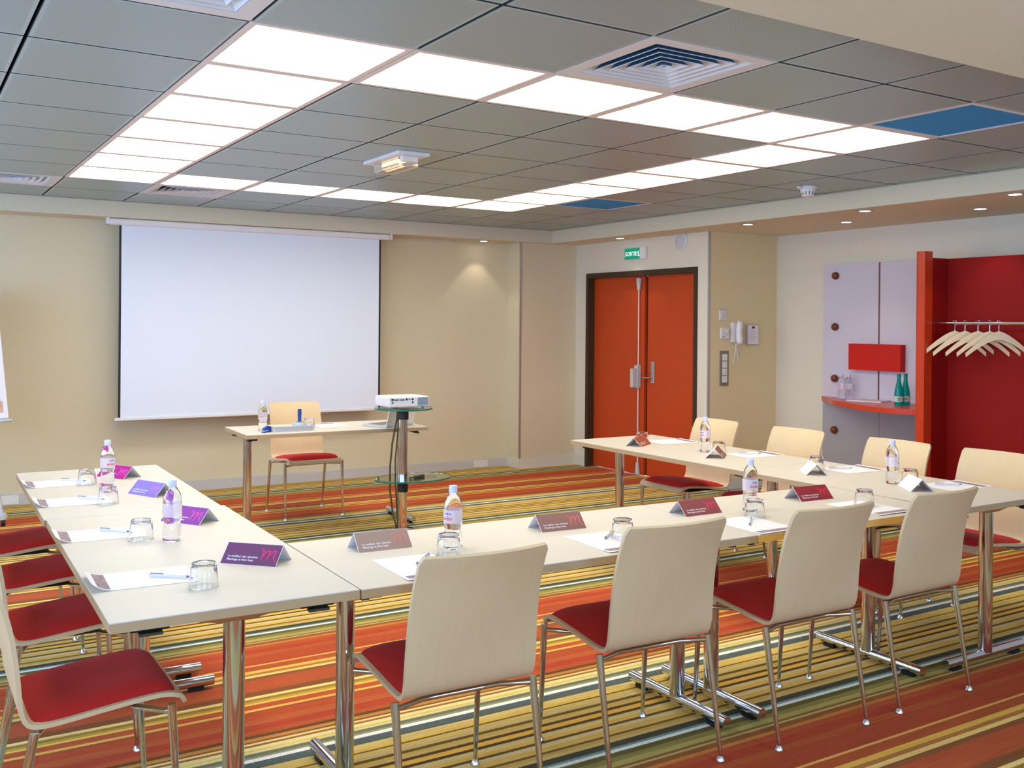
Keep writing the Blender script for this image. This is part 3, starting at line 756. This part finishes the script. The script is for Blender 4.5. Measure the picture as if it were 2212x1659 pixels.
# ------------------------------------------------------------------ chairs
PROF = [(.236, .414), (.228, .430), (.205, .441), (.17, .445), (.10, .441), (.02, .433), (-.05, .425), (-.105, .420), (-.140, .420), (-.163, .427), (-.178, .444), (-.186, .47), (-.190, .50), (-.195, .56), (-.202, .62), (-.214, .69), (-.232, .755), (-.255, .81), (-.268, .835), (-.275, .85)]
def make_chair():
    c = empty('stacking_chair')
    pts = spline(PROF, 46); NU = 13
    nrm = []
    for k in range(len(pts)):
        t = (pts[min(k + 1, len(pts) - 1)] - pts[max(0, k - 1)]).normalized(); nrm.append(Vector((-t.y, t.x)))   # under / rear side
    tot = len(pts) - 1
    bm = B(); top = []; bot = []
    for k, (p, nn) in enumerate(zip(pts, nrm)):
        z = p.y
        hw = .216 if z < .5 else .216 - .008 * ((z - .5) / .35)
        if z > .838: hw -= .012 * (1 - math.sqrt(max(0, 1 - ((z - .838) / .0125) ** 2)))
        if k < 3: hw -= .012 * (1 - k / 3) ** 2
        r1 = []; r2 = []
        for q in range(NU):
            u = -1 + 2 * q / (NU - 1)
            f = min(1, max(0, (z - .45) / .3)); f = f * f * (3 - 2 * f)
            dy = -.034 * f * (1 - u * u)
            v = Vector((u * hw, p.x + dy, z)); r1.append(bm.verts.new(v)); r2.append(bm.verts.new(v + Vector((0, -nn.x, -nn.y)) * -.012 * -1))
        top.append(r1); bot.append(r2)
    for k in range(tot):
        for q in range(NU - 1):
            bm.faces.new((top[k][q], top[k + 1][q], top[k + 1][q + 1], top[k][q + 1])); bm.faces.new((bot[k][q], bot[k][q + 1], bot[k + 1][q + 1], bot[k + 1][q]))
        for q in (0, NU - 1): bm.faces.new((top[k][q], bot[k][q], bot[k + 1][q], top[k + 1][q]))
    for k in (0, tot):
        for q in range(NU - 1): bm.faces.new((top[k][q], top[k][q + 1], bot[k][q + 1], bot[k][q]))
    obj('shell', bm, M_beech, c, True)
    # upholstered seat pad
    sp_ = [p for p in pts]; bm = B(); NV = 22; NW = 17
    def prof_at(y):
        for a, d in zip(pts, pts[1:]):
            if a.x >= y >= d.x and a.x != d.x: return a.y + (d.y - a.y) * (a.x - y) / (a.x - d.x)
        return pts[0].y
    T = []; Bt = []
    for k in range(NV):
        v = -1 + 2 * k / (NV - 1); y = .034 + v * .198
        base = prof_at(y); row = []; row2 = []
        for q in range(NW):
            u = -1 + 2 * q / (NW - 1); x = u * (.211 - (.012 * abs(v) ** 8))
            hgt = .034 * (1 - abs(u) ** 5) ** .6 * (1 - abs(v) ** 7) ** .6
            row.append(bm.verts.new((x, y, base + .004 + hgt))); row2.append(bm.verts.new((x, y, base + .001)))
        T.append(row); Bt.append(row2)
    for k in range(NV - 1):
        for q in range(NW - 1):
            bm.faces.new((T[k][q], T[k][q + 1], T[k + 1][q + 1], T[k + 1][q])); bm.faces.new((Bt[k][q], Bt[k + 1][q], Bt[k + 1][q + 1], Bt[k][q + 1]))
        for q in (0, NW - 1): bm.faces.new((T[k][q], T[k + 1][q], Bt[k + 1][q], Bt[k][q]))
    for k in (0, NV - 1):
        for q in range(NW - 1): bm.faces.new((T[k][q], T[k][q + 1], Bt[k][q + 1], Bt[k][q]))
    obj('seat_pad', bm, M_seat, c, True)
    for sx in (-1, 1):
        for (y0, z0, y1) in ((-.150, .418, -.2225), (.198, .428, .2225)):
            bm = B(); tube(bm, [(sx * .229, y0, z0), (sx * .229, y0 + (y1 - y0) * .08, z0 * .92), (sx * .23, y1 - (y1 - y0) * .03, .03), (sx * .23, y1, .014)], [.0125, .0125, .0072, .0066], 14)
            lg = obj('leg', bm, M_chrome, c, True)
            bm = lathe(B(), [(0, .017), (.008, .017), (.017, .004), (.017, 0), (0, 0)], 18, origin=(sx * .23, y1, 0)); obj('glide', bm, M_chrome_b, lg, True)
    for (y0, z0, yi) in ((-.150, .400, -.112), (.196, .405, .12)):
        bm = B(); tube(bm, [(-.222, y0, z0), (-.13, yi, z0 - .002), (-.06, yi * .95, z0 - .004), (.06, yi * .95, z0 - .004), (.13, yi, z0 - .002), (.222, y0, z0)], .0085, 12); obj('cross_tube', bm, M_chrome, c, True)
    obj('under_plate', bx(-.11, .11, -.10, .12, .398, .411, bev=.004), M_black, c)
    return c
chair0 = make_chair()
CH = [(.468, -.50, -.03, 'pale wooden chair with red seat at the front row, closest to the camera centre, nearest the left row'),
      (1.222, -.465, -.04, 'pale wooden chair with red seat, second from the left in the front row'),
      (1.915, -.52, -.012, 'pale wooden chair with red seat, third from the left in the front row'),
      (2.569, -.514, .02, 'pale wooden chair with red seat, rightmost one seen from behind in the front row'),
      (1.766, 4.299, PI, "pale wooden chair with rust seat behind the presenter's table"),
      (3.56, 1.85, PI / 2, 'pale wooden chair in the right row standing closest to the red doors'),
      (3.59, 1.144, PI / 2 + .02, 'pale wooden chair in the right row between the phone wall and the white cabinet'),
      (3.62, .431, PI / 2, 'pale wooden chair in the right row in front of the red post'),
      (3.65, -.16, PI / 2, 'pale wooden chair in the right row cut by the right edge of the picture'),
      (-.47, 2.06, -PI / 2, 'red seated chair at the far end of the left row'),
      (-.47, 1.39, -PI / 2, 'red seated chair second from the far end of the left row'),
      (-.475, .65, -PI / 2, 'red seated chair second from the near end of the left row'),
      (-.512, -.12, -PI / 2, 'red seated wooden chair in the left foreground at the near end of the left row')]
CH[0] = (CH[0][0], CH[0][1], CH[0][2], 'pale wooden chair with red seat, leftmost and largest in the front row')
for k, (x, y, a, lab) in enumerate(CH):
    o = chair0 if k == 0 else copy_tree(chair0)
    o.location = (x, y, 0); o.rotation_euler = (0, 0, a); tag(o, lab, 'chair', 'wooden shell chairs with red seats')

# ------------------------------------------------------------------ things on the tables
def make_bottle():
    b = empty('water_bottle')
    prof = [(0, .004), (.018, .002), (.029, .0), (.032, .006), (.0325, .02), (.0315, .035), (.0285, .055), (.0275, .062), (.029, .07), (.0318, .08), (.0322, .09), (.0322, .135), (.031, .147), (.0265, .165), (.019, .18), (.0135, .188), (.0125, .197), (0, .197)]
    obj('body', lathe(B(), prof, 28), M_pet, b, True)
    lb = obj('label', lathe(B(), [(.0328, .086), (.0328, .132)], 28), M_label, b, True)
    bm = text_bm('evian', .019, 'CENTER', bold=.0002)
    for v in bm.verts:
        a = v.co.x / .0334; z = .098 + v.co.y; v.co = Vector((.0334 * math.sin(a), -.0334 * math.cos(a), z))
    obj('brand_lettering', bm, M_red_ink, lb)
    bm = B()
    for q, hgt in ((-.006, .006), (0.003, .009), (.012, .006)):
        a = [bm.verts.new((x / 1.0, y, 0)) for x, y in ((q - .0045, 0), (q + .0045, 0), (q + .0005, hgt))]; bm.faces.new(a)
    for v in bm.verts:
        a = v.co.x / .0334; z = .117 + v.co.y; v.co = Vector((.0334 * math.sin(a), -.0334 * math.cos(a), z))
    obj('mountain_mark', bm, M_blue_ink, lb)
    obj('cap', lathe(B(), [(0, .213), (.0125, .213), (.0142, .211), (.0145, .193), (.0138, .189), (.0128, .189)], 24), M_cap, b, True)
    return b
bot0 = make_bottle()
BT = [(-.131, 1.731, TH, .9, 'clear water bottle with lilac cap farthest on the left row'),
      (-.147, .384, TH, -1.5, 'clear water bottle with lilac cap beside the purple name card on the left row'),
      (.655, -.204, TH, -.6, 'clear water bottle on the front row between the taupe name cards'),
      (2.06, -.215, TH, .3, 'clear water bottle on the front row standing behind an upturned glass'),
      (3.198, -.047, TH, 1.1, 'clear water bottle on the right row beside the blank white name card'),
      (3.221, 1.316, TH, -1.0, 'clear water bottle on the right row nearest the red doors'),
      (1.235, 3.70, TH, -.4, "clear water bottle on the presenter's table beside the stapler"),
      (5.985, 2.60, .88, -.9, 'clear water bottle on the curved red shelf, left one of the pair'),
      (5.985, 2.52, .88, -.9, 'clear water bottle on the curved red shelf, right one of the pair')]
for k, (x, y, z, a, lab) in enumerate(BT):
    o = bot0 if k == 0 else copy_tree(bot0)
    o.location = (x, y, z); o.rotation_euler = (0, 0, a - .56); tag(o, lab, 'bottle', 'half litre water bottles')
def make_glass():
    r = .001
    pts = [(0, .058), (.031, .058), (.0335, .055), (.0375, .03), (.0405, .003), (.0415, 0.0), (.043, 0), (.0425, .002), (.0395, .032), (.0355, .066), (.033, .069), (0, .069)]
    g = obj('tumbler', lathe(B(), pts, 32), M_glass, None, True)
    return g
gl0 = make_glass()
GS = [(-.205, 1.825, 'upturned glass beside the farthest bottle on the left row'), (-.211, 1.239, 'upturned glass in front of the farthest bottle on the left row'), (-.235, .46, 'upturned glass left of the bottle by the purple card'),
      (-.212, -.288, 'upturned glass at the near end of the left row below the plum card'), (.59, -.295, 'upturned glass behind the backrest of the largest chair'), (1.257, -.379, 'upturned glass on the front row right of the second taupe card'),
      (1.974, -.325, 'upturned glass standing in front of the bottle in the middle of the front row'), (2.571, -.384, 'upturned glass on the front row at the crimson card'), (3.25, .475, 'upturned glass behind the blank card in the middle of the right row'),
      (3.28, -.09, 'upturned glass behind the blank card at the near end of the right row'), (3.255, 1.23, 'upturned glass beside the brown card seen edge on in the right row'), (3.20, 1.895, 'upturned glass at the far end of the right row'),
      (1.60, 3.76, "upturned glass on the presenter's table beside the blue marker")]
for k, (x, y, lab) in enumerate(GS):
    o = gl0 if k == 0 else copy_tree(gl0)
    o.location = (x, y, TH); tag(o, lab, 'glass', 'upturned drinking glasses')

# folded name cards
CW, CD, CHT = .195, .11, .057
def zoom_uv(x, y):
    dx, dy = x - 115, y - 720; det = 1385 * -470 - 225 * 105
    return ((dx * -470 - 225 * dy) / det, (1385 * dy - 105 * dx) / det)
STROKES = [[(1180, 405), (1195, 430), (1240, 475), (1235, 500), (1190, 590), (1150, 650), (1110, 685)],
           [(1195, 590), (1260, 540), (1330, 480), (1385, 475), (1370, 530), (1310, 630), (1255, 695)],
           [(1330, 600), (1400, 545), (1470, 495), (1540, 478), (1520, 530), (1470, 590), (1460, 650), (1480, 700), (1520, 735)]]
SLANT = math.hypot(CD / 2, CHT)
def make_card(colour, ink, printed=True):
    c = empty('name_card')
    bm = B(); t = .0008
    a = [(-CW / 2, -CD / 2, 0), (-CW / 2, 0, CHT), (-CW / 2, CD / 2, 0), (-CW / 2, CD / 2 - .0016, 0), (-CW / 2, 0, CHT - .0014), (-CW / 2, -CD / 2 + .0016, 0)]
    L = [bm.verts.new(p) for p in a]; R = [bm.verts.new((-p[0], p[1], p[2])) for p in a]
    for k in range(6): bm.faces.new((L[k], L[(k + 1) % 6], R[(k + 1) % 6], R[k]))
    for S in (L, R):
        bm.faces.new((S[0], S[1], S[4], S[5])); bm.faces.new((S[1], S[2], S[3], S[4]))
    obj('folded_card', bm, M_paper, c)
    fz = Vector((0, CD / 2, CHT)).normalized(); fn = Vector((0, -CHT, CD / 2)).normalized()
    def face(off): return axes(Vector((-CW / 2, -CD / 2, 0)) + fn * off, (1, 0, 0), fz, fn)
    if printed:
        bm = bx(.0015, CW - .0015, .001, SLANT - .001, -.0001, .0003); xform(bm, face(.0004)); f = obj('printed_face', bm, colour, c)
        bm = text_bm('Le meilleur des réunions', .0105, bold=.00015); xform(bm, face(.0011) @ Matrix.Translation((.018, .026, 0))); obj('lettering', bm, M_paper, f)
        bm = text_bm('Meetings at their best', .0105, bold=.00015); xform(bm, face(.0011) @ Matrix.Translation((.018, .0145, 0))); obj('lettering', bm, M_paper, f)
        bm = B()
        for s_ in STROKES:
            pts = [(u * CW, v * SLANT) for u, v in (zoom_uv(*p) for p in s_)]
            pts2 = [(p.x, p.y) for p in spline(pts, 22)]
            n = len(pts2); ribbon(bm, pts2, [.0006 + .0042 * math.sin(PI * (q + .5) / n) ** .8 for q in range(n)])
        xform(bm, face(.0011)); obj('script_letter', bm, ink, f)
    return c
def ink(n, *rgb): return mat('ink_' + n, rgb, .55)
CARDS = [(.011, -.067, -46, (112, 62, 98), (232, 50, 110), 'plum name card with red script letter at the near left corner'),
         (-.008, .70, -58, (146, 66, 148), (226, 90, 170), 'purple name card half hidden behind the nearer left bottle'),
         (-.003, 1.394, -66, (140, 116, 186), (206, 120, 200), 'lavender name card in the middle of the left row'),
         (-.033, 1.991, -61, (176, 14, 124), (240, 90, 190), 'magenta name card at the far end of the left row'),
         (.44, -.078, -2.6, (160, 130, 116), (214, 120, 110), 'taupe name card, leftmost of the four on the front row'),
         (1.153, -.113, -4, (146, 100, 90), (224, 104, 104), 'brownish name card, second from the left on the front row'),
         (1.82, -.145, -1, (144, 68, 68), (236, 50, 86), 'dusky red name card at the table joint of the front row'),
         (2.50, -.14, -4, (146, 40, 44), (236, 44, 80), 'crimson name card, rightmost on the front row'),
         (3.078, 1.78, 31.5, (160, 76, 48), (216, 60, 60), 'rust brown name card at the far end of the right row'),
         (3.123, 1.117, 42, (140, 86, 56), (200, 90, 70), 'brown name card seen edge on in the right row'),
         (3.127, .387, 51.5, (146, 70, 60), (216, 60, 60), 'name card showing its blank white side in the middle of the right row'),
         (3.162, -.207, 54, (146, 70, 60), (216, 60, 60), 'name card showing its blank white side at the near end of the right row')]
for k, (x, y, a, c1, c2, lab) in enumerate(CARDS):
    o = make_card(ink('card%d' % k, *c1), ink('script%d' % k, *c2))
    o.location = (x, y, TH); o.rotation_euler = (0, 0, math.radians(a)); tag(o, lab, 'name card', 'folded name cards')

# note sheets: length along local x, printed curled end at local -x
def make_sheet(curl=.02):
    n = 22; m = 5; L, W = .297, .21
    def zf(x, y): 
        e = max(0, (-.09 - x) / .06); return .0012 + curl * min(1.2, e) ** 2 * (.6 + .4 * (.5 - y / W))
    def grid(x0, x1, y0, y1, off, nx):
        bm = B(); T = []; Bt = []
        for i in range(nx + 1):
            x = x0 + (x1 - x0) * i / nx; T.append([bm.verts.new((x, y0 + (y1 - y0) * j / m, zf(x, y0 + (y1 - y0) * j / m) + off)) for j in range(m + 1)])
            Bt.append([bm.verts.new((v.co.x, v.co.y, v.co.z - .0006)) for v in T[-1]])
        for i in range(nx):
            for j in range(m):
                bm.faces.new((T[i][j], T[i + 1][j], T[i + 1][j + 1], T[i][j + 1])); bm.faces.new((Bt[i][j], Bt[i][j + 1], Bt[i + 1][j + 1], Bt[i + 1][j]))
            for j in (0, m): bm.faces.new((T[i][j], Bt[i][j], Bt[i + 1][j], T[i + 1][j]))
        for i in (0, nx):
            for j in range(m): bm.faces.new((T[i][j], T[i][j + 1], Bt[i][j + 1], Bt[i][j]))
        return bm
    s_ = empty('note_sheet')
    obj('sheet', grid(-L / 2, L / 2, -W / 2, W / 2, 0, n), M_paper, s_, True)
    obj('printed_strip', grid(-L / 2 + .018, -L / 2 + .052, -W / 2 + .012, W / 2 - .012, .0009, 6), M_print, s_, True)
    return s_
sh0 = make_sheet(.026); sh1 = make_sheet(.004)
SH = [(-.35, -.11, -3, 0, 'white note sheet with curled end at the near end of the left row'), (-.352, .61, -3, 0, 'white note sheet beside the nearer glass and bottle on the left row'), (-.335, 1.36, -3, 0, 'white note sheet second from the far end of the left row'), (-.325, 1.91, -2, 0, 'white note sheet at the far end of the left row'),
      (.435, -.395, 88, 1, 'white note sheet half hidden by the largest chair'), (1.18, -.405, 88, 1, 'white note sheet in front of the second front row card'), (1.85, -.452, 88, 1, 'white note sheet in front of the paired glass and bottle'), (2.55, -.43, 88, 1, 'white note sheet below the rightmost front row glass'),
      (3.395, 1.82, 176, 1, 'white note sheet at the far end of the right row'), (3.395, 1.075, 176, 1, 'white note sheet second from the far end of the right row'), (3.42, .37, 176, 1, 'white note sheet in the middle of the right row'), (3.40, -.245, 176, 1, 'white note sheet at the near end of the right row'),
      (1.78, 3.86, -90, 1, "white note sheet on the presenter's table")]
u0 = u1 = False
for (x, y, a, kind, lab) in SH:
    if kind == 0: o = copy_tree(sh0) if u0 else sh0; u0 = True
    else: o = copy_tree(sh1) if u1 else sh1; u1 = True
    o.location = (x, y, TH); o.rotation_euler = (0, 0, math.radians(a)); tag(o, lab, 'paper', 'note sheets on the tables')
# pens
def make_pen():
    p = empty('ballpoint_pen')
    bm = B(); tube(bm, [(-.065, 0, .005), (.055, 0, .005)], .0042, 10); obj('barrel', bm, M_pen, p, True)
    bm = B(); tube(bm, [(.055, 0, .005), (.070, 0, .005)], [.004, .001], 10); obj('tip', bm, M_pen_tip, p, True)
    obj('clip', bx(-.062, -.02, -.0012, .0012, .0092, .0112), M_pen_tip, p)
    return p
pen0 = make_pen()
PN = [((-.317, -.11), (-.235, -.18), 'pen on the sheet at the near end of the left row'), ((-.325, .657), (-.265, .59), 'pen on the sheet beside the nearer glass and bottle of the left row'), ((-.292, 1.412), (-.228, 1.35), 'pen on the second sheet from the far end of the left row'), ((-.283, 1.97), (-.215, 1.91), 'pen on the farthest sheet of the left row'),
      ((.521, -.29), (.43, -.38), 'pen on the sheet behind the largest chair'), ((1.28, -.29), (1.18, -.375), 'pen on the sheet in front of the second front row card'), ((1.905, -.375), (1.815, -.455), 'pen on the sheet in front of the paired glass and bottle'),
      ((3.32, 1.12), (3.42, 1.06), 'pen on the right row sheet behind the edge-on brown card'), ((3.31, .427), (3.407, .383), 'pen on the sheet in the middle of the right row'), ((3.33, -.2), (3.43, -.26), 'pen on the sheet at the near end of the right row')]
for k, (a, b_, lab) in enumerate(PN):
    o = pen0 if k == 0 else copy_tree(pen0)
    o.location = ((a[0] + b_[0]) / 2, (a[1] + b_[1]) / 2, TH + .0022); o.rotation_euler = (0, 0, math.atan2(b_[1] - a[1], b_[0] - a[0])); tag(o, 'slim pale ' + lab, 'pen', 'pens on the note sheets')

# ------------------------------------------------------------------ presenter's table things
sc_ = empty('document_case', (1.27, 3.56, TH), math.radians(-2)); tag(sc_, "silver quarter-round case lying at the front of the presenter's table", 'case')
n = 12
bm = prism(B(), [(0, 0), (.115, 0)] + [(.115 * math.cos(PI / 2 * k / n), .038 * math.sin(PI / 2 * k / n)) for k in range(1, n + 1)], 0, .29)
xform(bm, axes((0, 0, 0), (0, 1, 0), (0, 0, 1), (1, 0, 0))); obj('case_body', bm, M_silver, sc_)
obj('front_strip', bx(.01, .28, -.002, 0, .006, .03), M_alu, sc_)
obj('end_cap', xform(prism(B(), [(0, 0), (.118, 0)] + [(.118 * math.cos(PI / 2 * k / n), .041 * math.sin(PI / 2 * k / n)) for k in range(1, n + 1)], 0, .006), axes((-.006, 0, 0), (0, 1, 0), (0, 0, 1), (1, 0, 0))), M_grey_p, sc_)
pk = empty('round_base', (1.585, 3.91, TH)); tag(pk, "flat round grey stand behind the silver case on the presenter's table", 'stand')
obj('base', lathe(B(), [(0, 0), (.058, 0), (.06, .012), (.052, .028), (0, .03)], 32), M_grey_p, pk, True); obj('top_ring', lathe(B(), [(.03, .0295), (.034, .033), (.02, .033), (.018, .0295)], 24), M_silver, pk, True)
mk = empty('blue_marker', (1.58, 3.91, TH + .0335)); tag(mk, 'blue marker standing upright on the round grey stand', 'marker')
obj('barrel', lathe(B(), [(0, 0), (.013, 0), (.013, .05), (0, .05)], 16), M_blue, mk, True); obj('cap', lathe(B(), [(.0145, .045), (.0145, .088), (.011, .093), (0, .093)], 16), mat('blue_cap', (16, 52, 128), .35), mk, True)
st = empty('stapler', (1.232, 3.6, TH), math.radians(35)); tag(st, 'small blue stapler beside the water bottle on the presenter table', 'stapler')
obj('base', bx(-.045, .045, -.012, .012, 0, .008, bev=.003), M_blue, st)
bm = B(); prism(bm, [(-.04, .014), (.045, .018), (.04, .034), (.01, .045), (-.035, .03)], -.011, .011); xform(bm, axes((0, 0, 0), (1, 0, 0), (0, 0, 1), (0, 1, 0))); obj('arm', bm, M_blue, st)
obj('hinge', bx(.03, .044, -.008, .008, .008, .02), M_blue, st)
lp = empty('laptop', (2.085, 3.47, TH), math.radians(26)); tag(lp, "open silver laptop at the right end of the presenter's table", 'laptop')
obj('base', bx(0, .32, 0, .23, 0, .016, bev=.004), M_silver, lp)
obj('keyboard', bx(.03, .29, .07, .2, .016, .0175), M_keys, lp)
bm = bx(0, .32, -.004, .004, 0, .215, bev=.003); xform(bm, Matrix.Translation((0, .004, .012)) @ Matrix.Rotation(math.radians(14), 4, 'X')); ld_ = obj('lid', bm, M_white_m, lp)
bm = bx(.015, .305, .0042, .0052, .015, .2); xform(bm, Matrix.Translation((0, .004, .012)) @ Matrix.Rotation(math.radians(14), 4, 'X')); obj('display', bm, mat('display_dark', (50, 54, 60), .2), ld_)

# projector stand, projector, cable
PX, PY = 2.10, 3.22
ps = empty('projector_stand', (PX, PY, 0)); tag(ps, 'chrome projector stand with two glass shelves before the presenter table', 'stand')
bm = B(); tube(bm, [(0, 0, .03), (0, 0, .885)], .031, 24); obj('pole', bm, M_chrome, ps, True)
for z0, z1 in ((.815, .884), (.30, .388)):
    bm = B(); tube(bm, [(0, 0, z0), (0, 0, z1)], .038, 20); c_ = obj('collar', bm, M_black, ps, True)
    if z0 < .5: obj('clamp_knob', lathe(B(), [(0, -.058), (.014, -.056), (.014, -.036), (0, -.036)], 14, 'y', (0, 0, .345)), M_black, c_, True)
def disc(r, z0, z1, cx=0, cy=0, sy=1.0, seg=48):
    bm = lathe(B(), [(0, z0), (r, z0), (r, z1), (0, z1)], seg)
    xform(bm, Matrix.Translation((cx, cy, 0)) @ Matrix.Scale(sy, 4, (0, 1, 0))); return bm
g1 = obj('top_shelf', disc(.205, .889, .899), M_plate, ps)
b_ = lathe(B(), [(.2055, .888), (.207, .889), (.207, .899), (.2055, .9)], 48); obj('shelf_edge', b_, M_plate_e, g1, True)
g2 = obj('lower_shelf', disc(.28, .389, .399, .07, -.02, .72), M_plate, ps)
b_ = lathe(B(), [(.2805, .388), (.282, .389), (.282, .399), (.2805, .4)], 48); xform(b_, Matrix.Translation((.07, -.02, 0)) @ Matrix.Scale(.72, 4, (0, 1, 0))); obj('shelf_edge', b_, M_plate_e, g2, True)
obj('shelf_bracket', bx(.0, .26, -.03, .03, .376, .3885, bev=.003), M_black, ps)
obj('base', lathe(B(), [(0, 0), (.165, 0), (.165, .012), (.15, .02), (.04, .03), (0, .03)], 36), M_chrome, ps, True)
pj = empty('projector', (PX - .005, PY + .015, .899)); tag(pj, 'white video projector standing on the glass top of its stand', 'projector')
obj('body', bx(-.155, .155, -.12, .12, .012, .085, bev=.008), M_white, pj)
for k, (x, r) in enumerate(((-.13, .009), (-.02, .008), (.026, .008))):
    obj('socket', lathe(B(), [(r, -.121), (r, -.1215), (r * .6, -.1215), (0, -.121)], 16, 'y', (x, 0, .066)), M_black, pj, True)
obj('socket', lathe(B(), [(.007, -.121), (.007, -.1215), (0, -.121)], 14, 'y', (.027, 0, .045)), M_black, pj); obj('socket', lathe(B(), [(.008, -.121), (.008, -.1215), (0, -.121)], 14, 'y', (-.128, 0, .044)), M_switch, pj)
for x in (-.099, -.054): obj('port', bx(x - .018, x + .018, -.1235, -.12, .058, .07, bev=.003), M_blue_l, pj)
obj('port', bx(-.006, .009, -.1225, -.12, .065, .07), M_black, pj)
vt = obj('vent', bx(.066, .146, -.122, -.1195, .022, .077), M_blue_l, pj)
b_ = B()
for q in range(6): box(b_, .068, .144, -.1228, -.122, .026 + q * .008, .0285 + q * .008)
obj('vent_slats', b_, M_silver, vt)
obj('lens', lathe(B(), [(.03, .12), (.03, .135), (.024, .135), (.02, .125), (0, .125)], 24, 'y', (-.07, 0, .05)), M_black, pj, True)
for x in (-.12, .12): obj('foot', lathe(B(), [(0, 0), (.012, 0), (.01, .012), (0, .012)], 14, 'z', (x, -.09, 0)), M_blue_l, pj, True)
obj('foot', lathe(B(), [(0, 0), (.012, 0), (.01, .012), (0, .012)], 14, 'z', (0, .09, 0)), M_blue_l, pj, True)
c1 = [(PX + .05, PY + .205, .86), (PX + .045, PY + .203, .80), (PX + .01, PY + .203, .62), (PX - .005, PY + .205, .45), (PX - .005, PY + .205, .28), (PX + .02, PY + .203, .1), (PX + .05, PY + .203, .009)]
c2 = [(PX + .06, PY + .205, .86), (PX + .055, PY + .204, .70), (PX + .035, PY + .203, .5), (PX + .04, PY + .203, .3), (PX + .06, PY + .203, .009)]
tag(obj('power_cable', tube(tube(B(), c1, .0075, 8), c2, .006, 8), M_cable, None, True), 'olive cables hanging beside the chrome pole of the projector stand', 'cable')
rm = empty('power_adapter', (PX + .10, PY - .06, .40), .5); tag(rm, 'small dark adapter with a short lead lying on the lower glass shelf', 'adapter')
obj('body', bx(-.05, .05, -.016, .016, 0, .018, bev=.005), M_olive, rm); bm = B(); tube(bm, [(-.05, 0, .01), (-.09, .02, .007), (-.12, -.01, .007)], .005, 8); obj('lead', bm, M_olive, rm, True)

# ------------------------------------------------------------------ shelf things
def green_bottle():
    b = empty('green_bottle')
    obj('body', lathe(B(), [(0, .003), (.03, 0), (.034, .008), (.0345, .09), (.031, .12), (.02, .17), (.0145, .2), (.0135, .235), (0, .235)], 28), M_green_b, b, True)
    obj('label', lathe(B(), [(.0352, .03), (.0352, .075)], 28), mat('pale_label', (196, 214, 200), .5), b, True)
    bm = B(); lathe(bm, [(0, 0), (.014, 0)], 20)
    for v in bm.verts:
        a = v.co.x * 1.4 / .0356; v.co = Vector((.0356 * math.sin(a), -.0356 * math.cos(a), .052 + v.co.y * .8))
    obj('oval_mark', bm, M_green_lab, b)
    obj('cap', lathe(B(), [(0, .252), (.0145, .252), (.015, .225), (.0135, .225)], 22), M_green_cap, b, True)
    return b
gb0 = green_bottle()
for k, (x, y, lab) in enumerate(((5.78, 1.862, 'green glass water bottle on the curved red shelf, left of the two'), (5.855, 1.855, 'green glass water bottle on the curved red shelf next to the red post'))):
    o = gb0 if k == 0 else copy_tree(gb0)
    o.location = (x, y, .88); o.rotation_euler = (0, 0, -.9); tag(o, lab, 'bottle', 'green bottles on the shelf')
bk = empty('booklet', (5.93, 2.27, .88), math.radians(14)); tag(bk, 'thin pale booklet lying on the curved red shelf', 'booklet')
obj('pages', bx(-.1, .1, -.15, .15, .0, .008), M_paper, bk); obj('cover', bx(-.102, .102, -.152, .152, .008, .0095), mat('booklet_cover', (214, 200, 206), .5), bk)

# ------------------------------------------------------------------ flip chart at the left edge
fc = empty('flip_chart', (-.6, 5.0, 0)); tag(fc, 'white flip chart easel with printed sheet cut by the left edge', 'flip chart')
Tm = Matrix.Translation((.36, .2, .75)) @ Matrix.Rotation(math.radians(-4.6), 4, 'Y') @ Matrix.Rotation(math.radians(-9), 4, 'X')
def fl(*a, bev=0): return xform(bx(*a, bev=bev), Tm)
obj('board', fl(-.7, -.005, .004, .02, 0, 1.0), M_white, fc)
obj('paper_pad', fl(-.69, .0, -.006, .004, .012, .98), M_paper, fc)
pp = obj('printed_picture', fl(-.6, -.045, -.0072, -.006, .14, .48), mat('picture_print', (150, 30, 60), .6, noise=.5, scale=6), fc)
obj('skin_tone_patch', fl(-.6, -.03, -.0075, -.0073, .055, .14), mat('picture_skin', (214, 170, 148), .6, noise=.15, scale=14), pp)
obj('tray', fl(-.7, .02, -.05, .02, -.02, .0, bev=.004), M_silver, fc)
for p in ((.296, -.11), (-.5, -.11), (-.1, .6)):
    bm = B(); tube(bm, [(p[0], p[1], .06), (p[0] * .35, .24 + (.1 if p[1] > 0 else 0), 1.5)], .014, 12); lg = obj('leg', bm, M_silver, fc, True)
    bm = lathe(B(), [(0, .1), (.025, .095), (.033, .075), (.03, .05), (0, .045)], 18, origin=(p[0], p[1], 0)); obj('castor_cover', bm, M_grey_p, lg, True)
    bm = lathe(B(), [(0, -.014), (.026, -.014), (.03, 0), (.026, .014), (0, .014)], 18, 'x', (p[0] + .005, p[1] - .005, .03)); obj('castor_wheel', bm, M_black, lg, True)
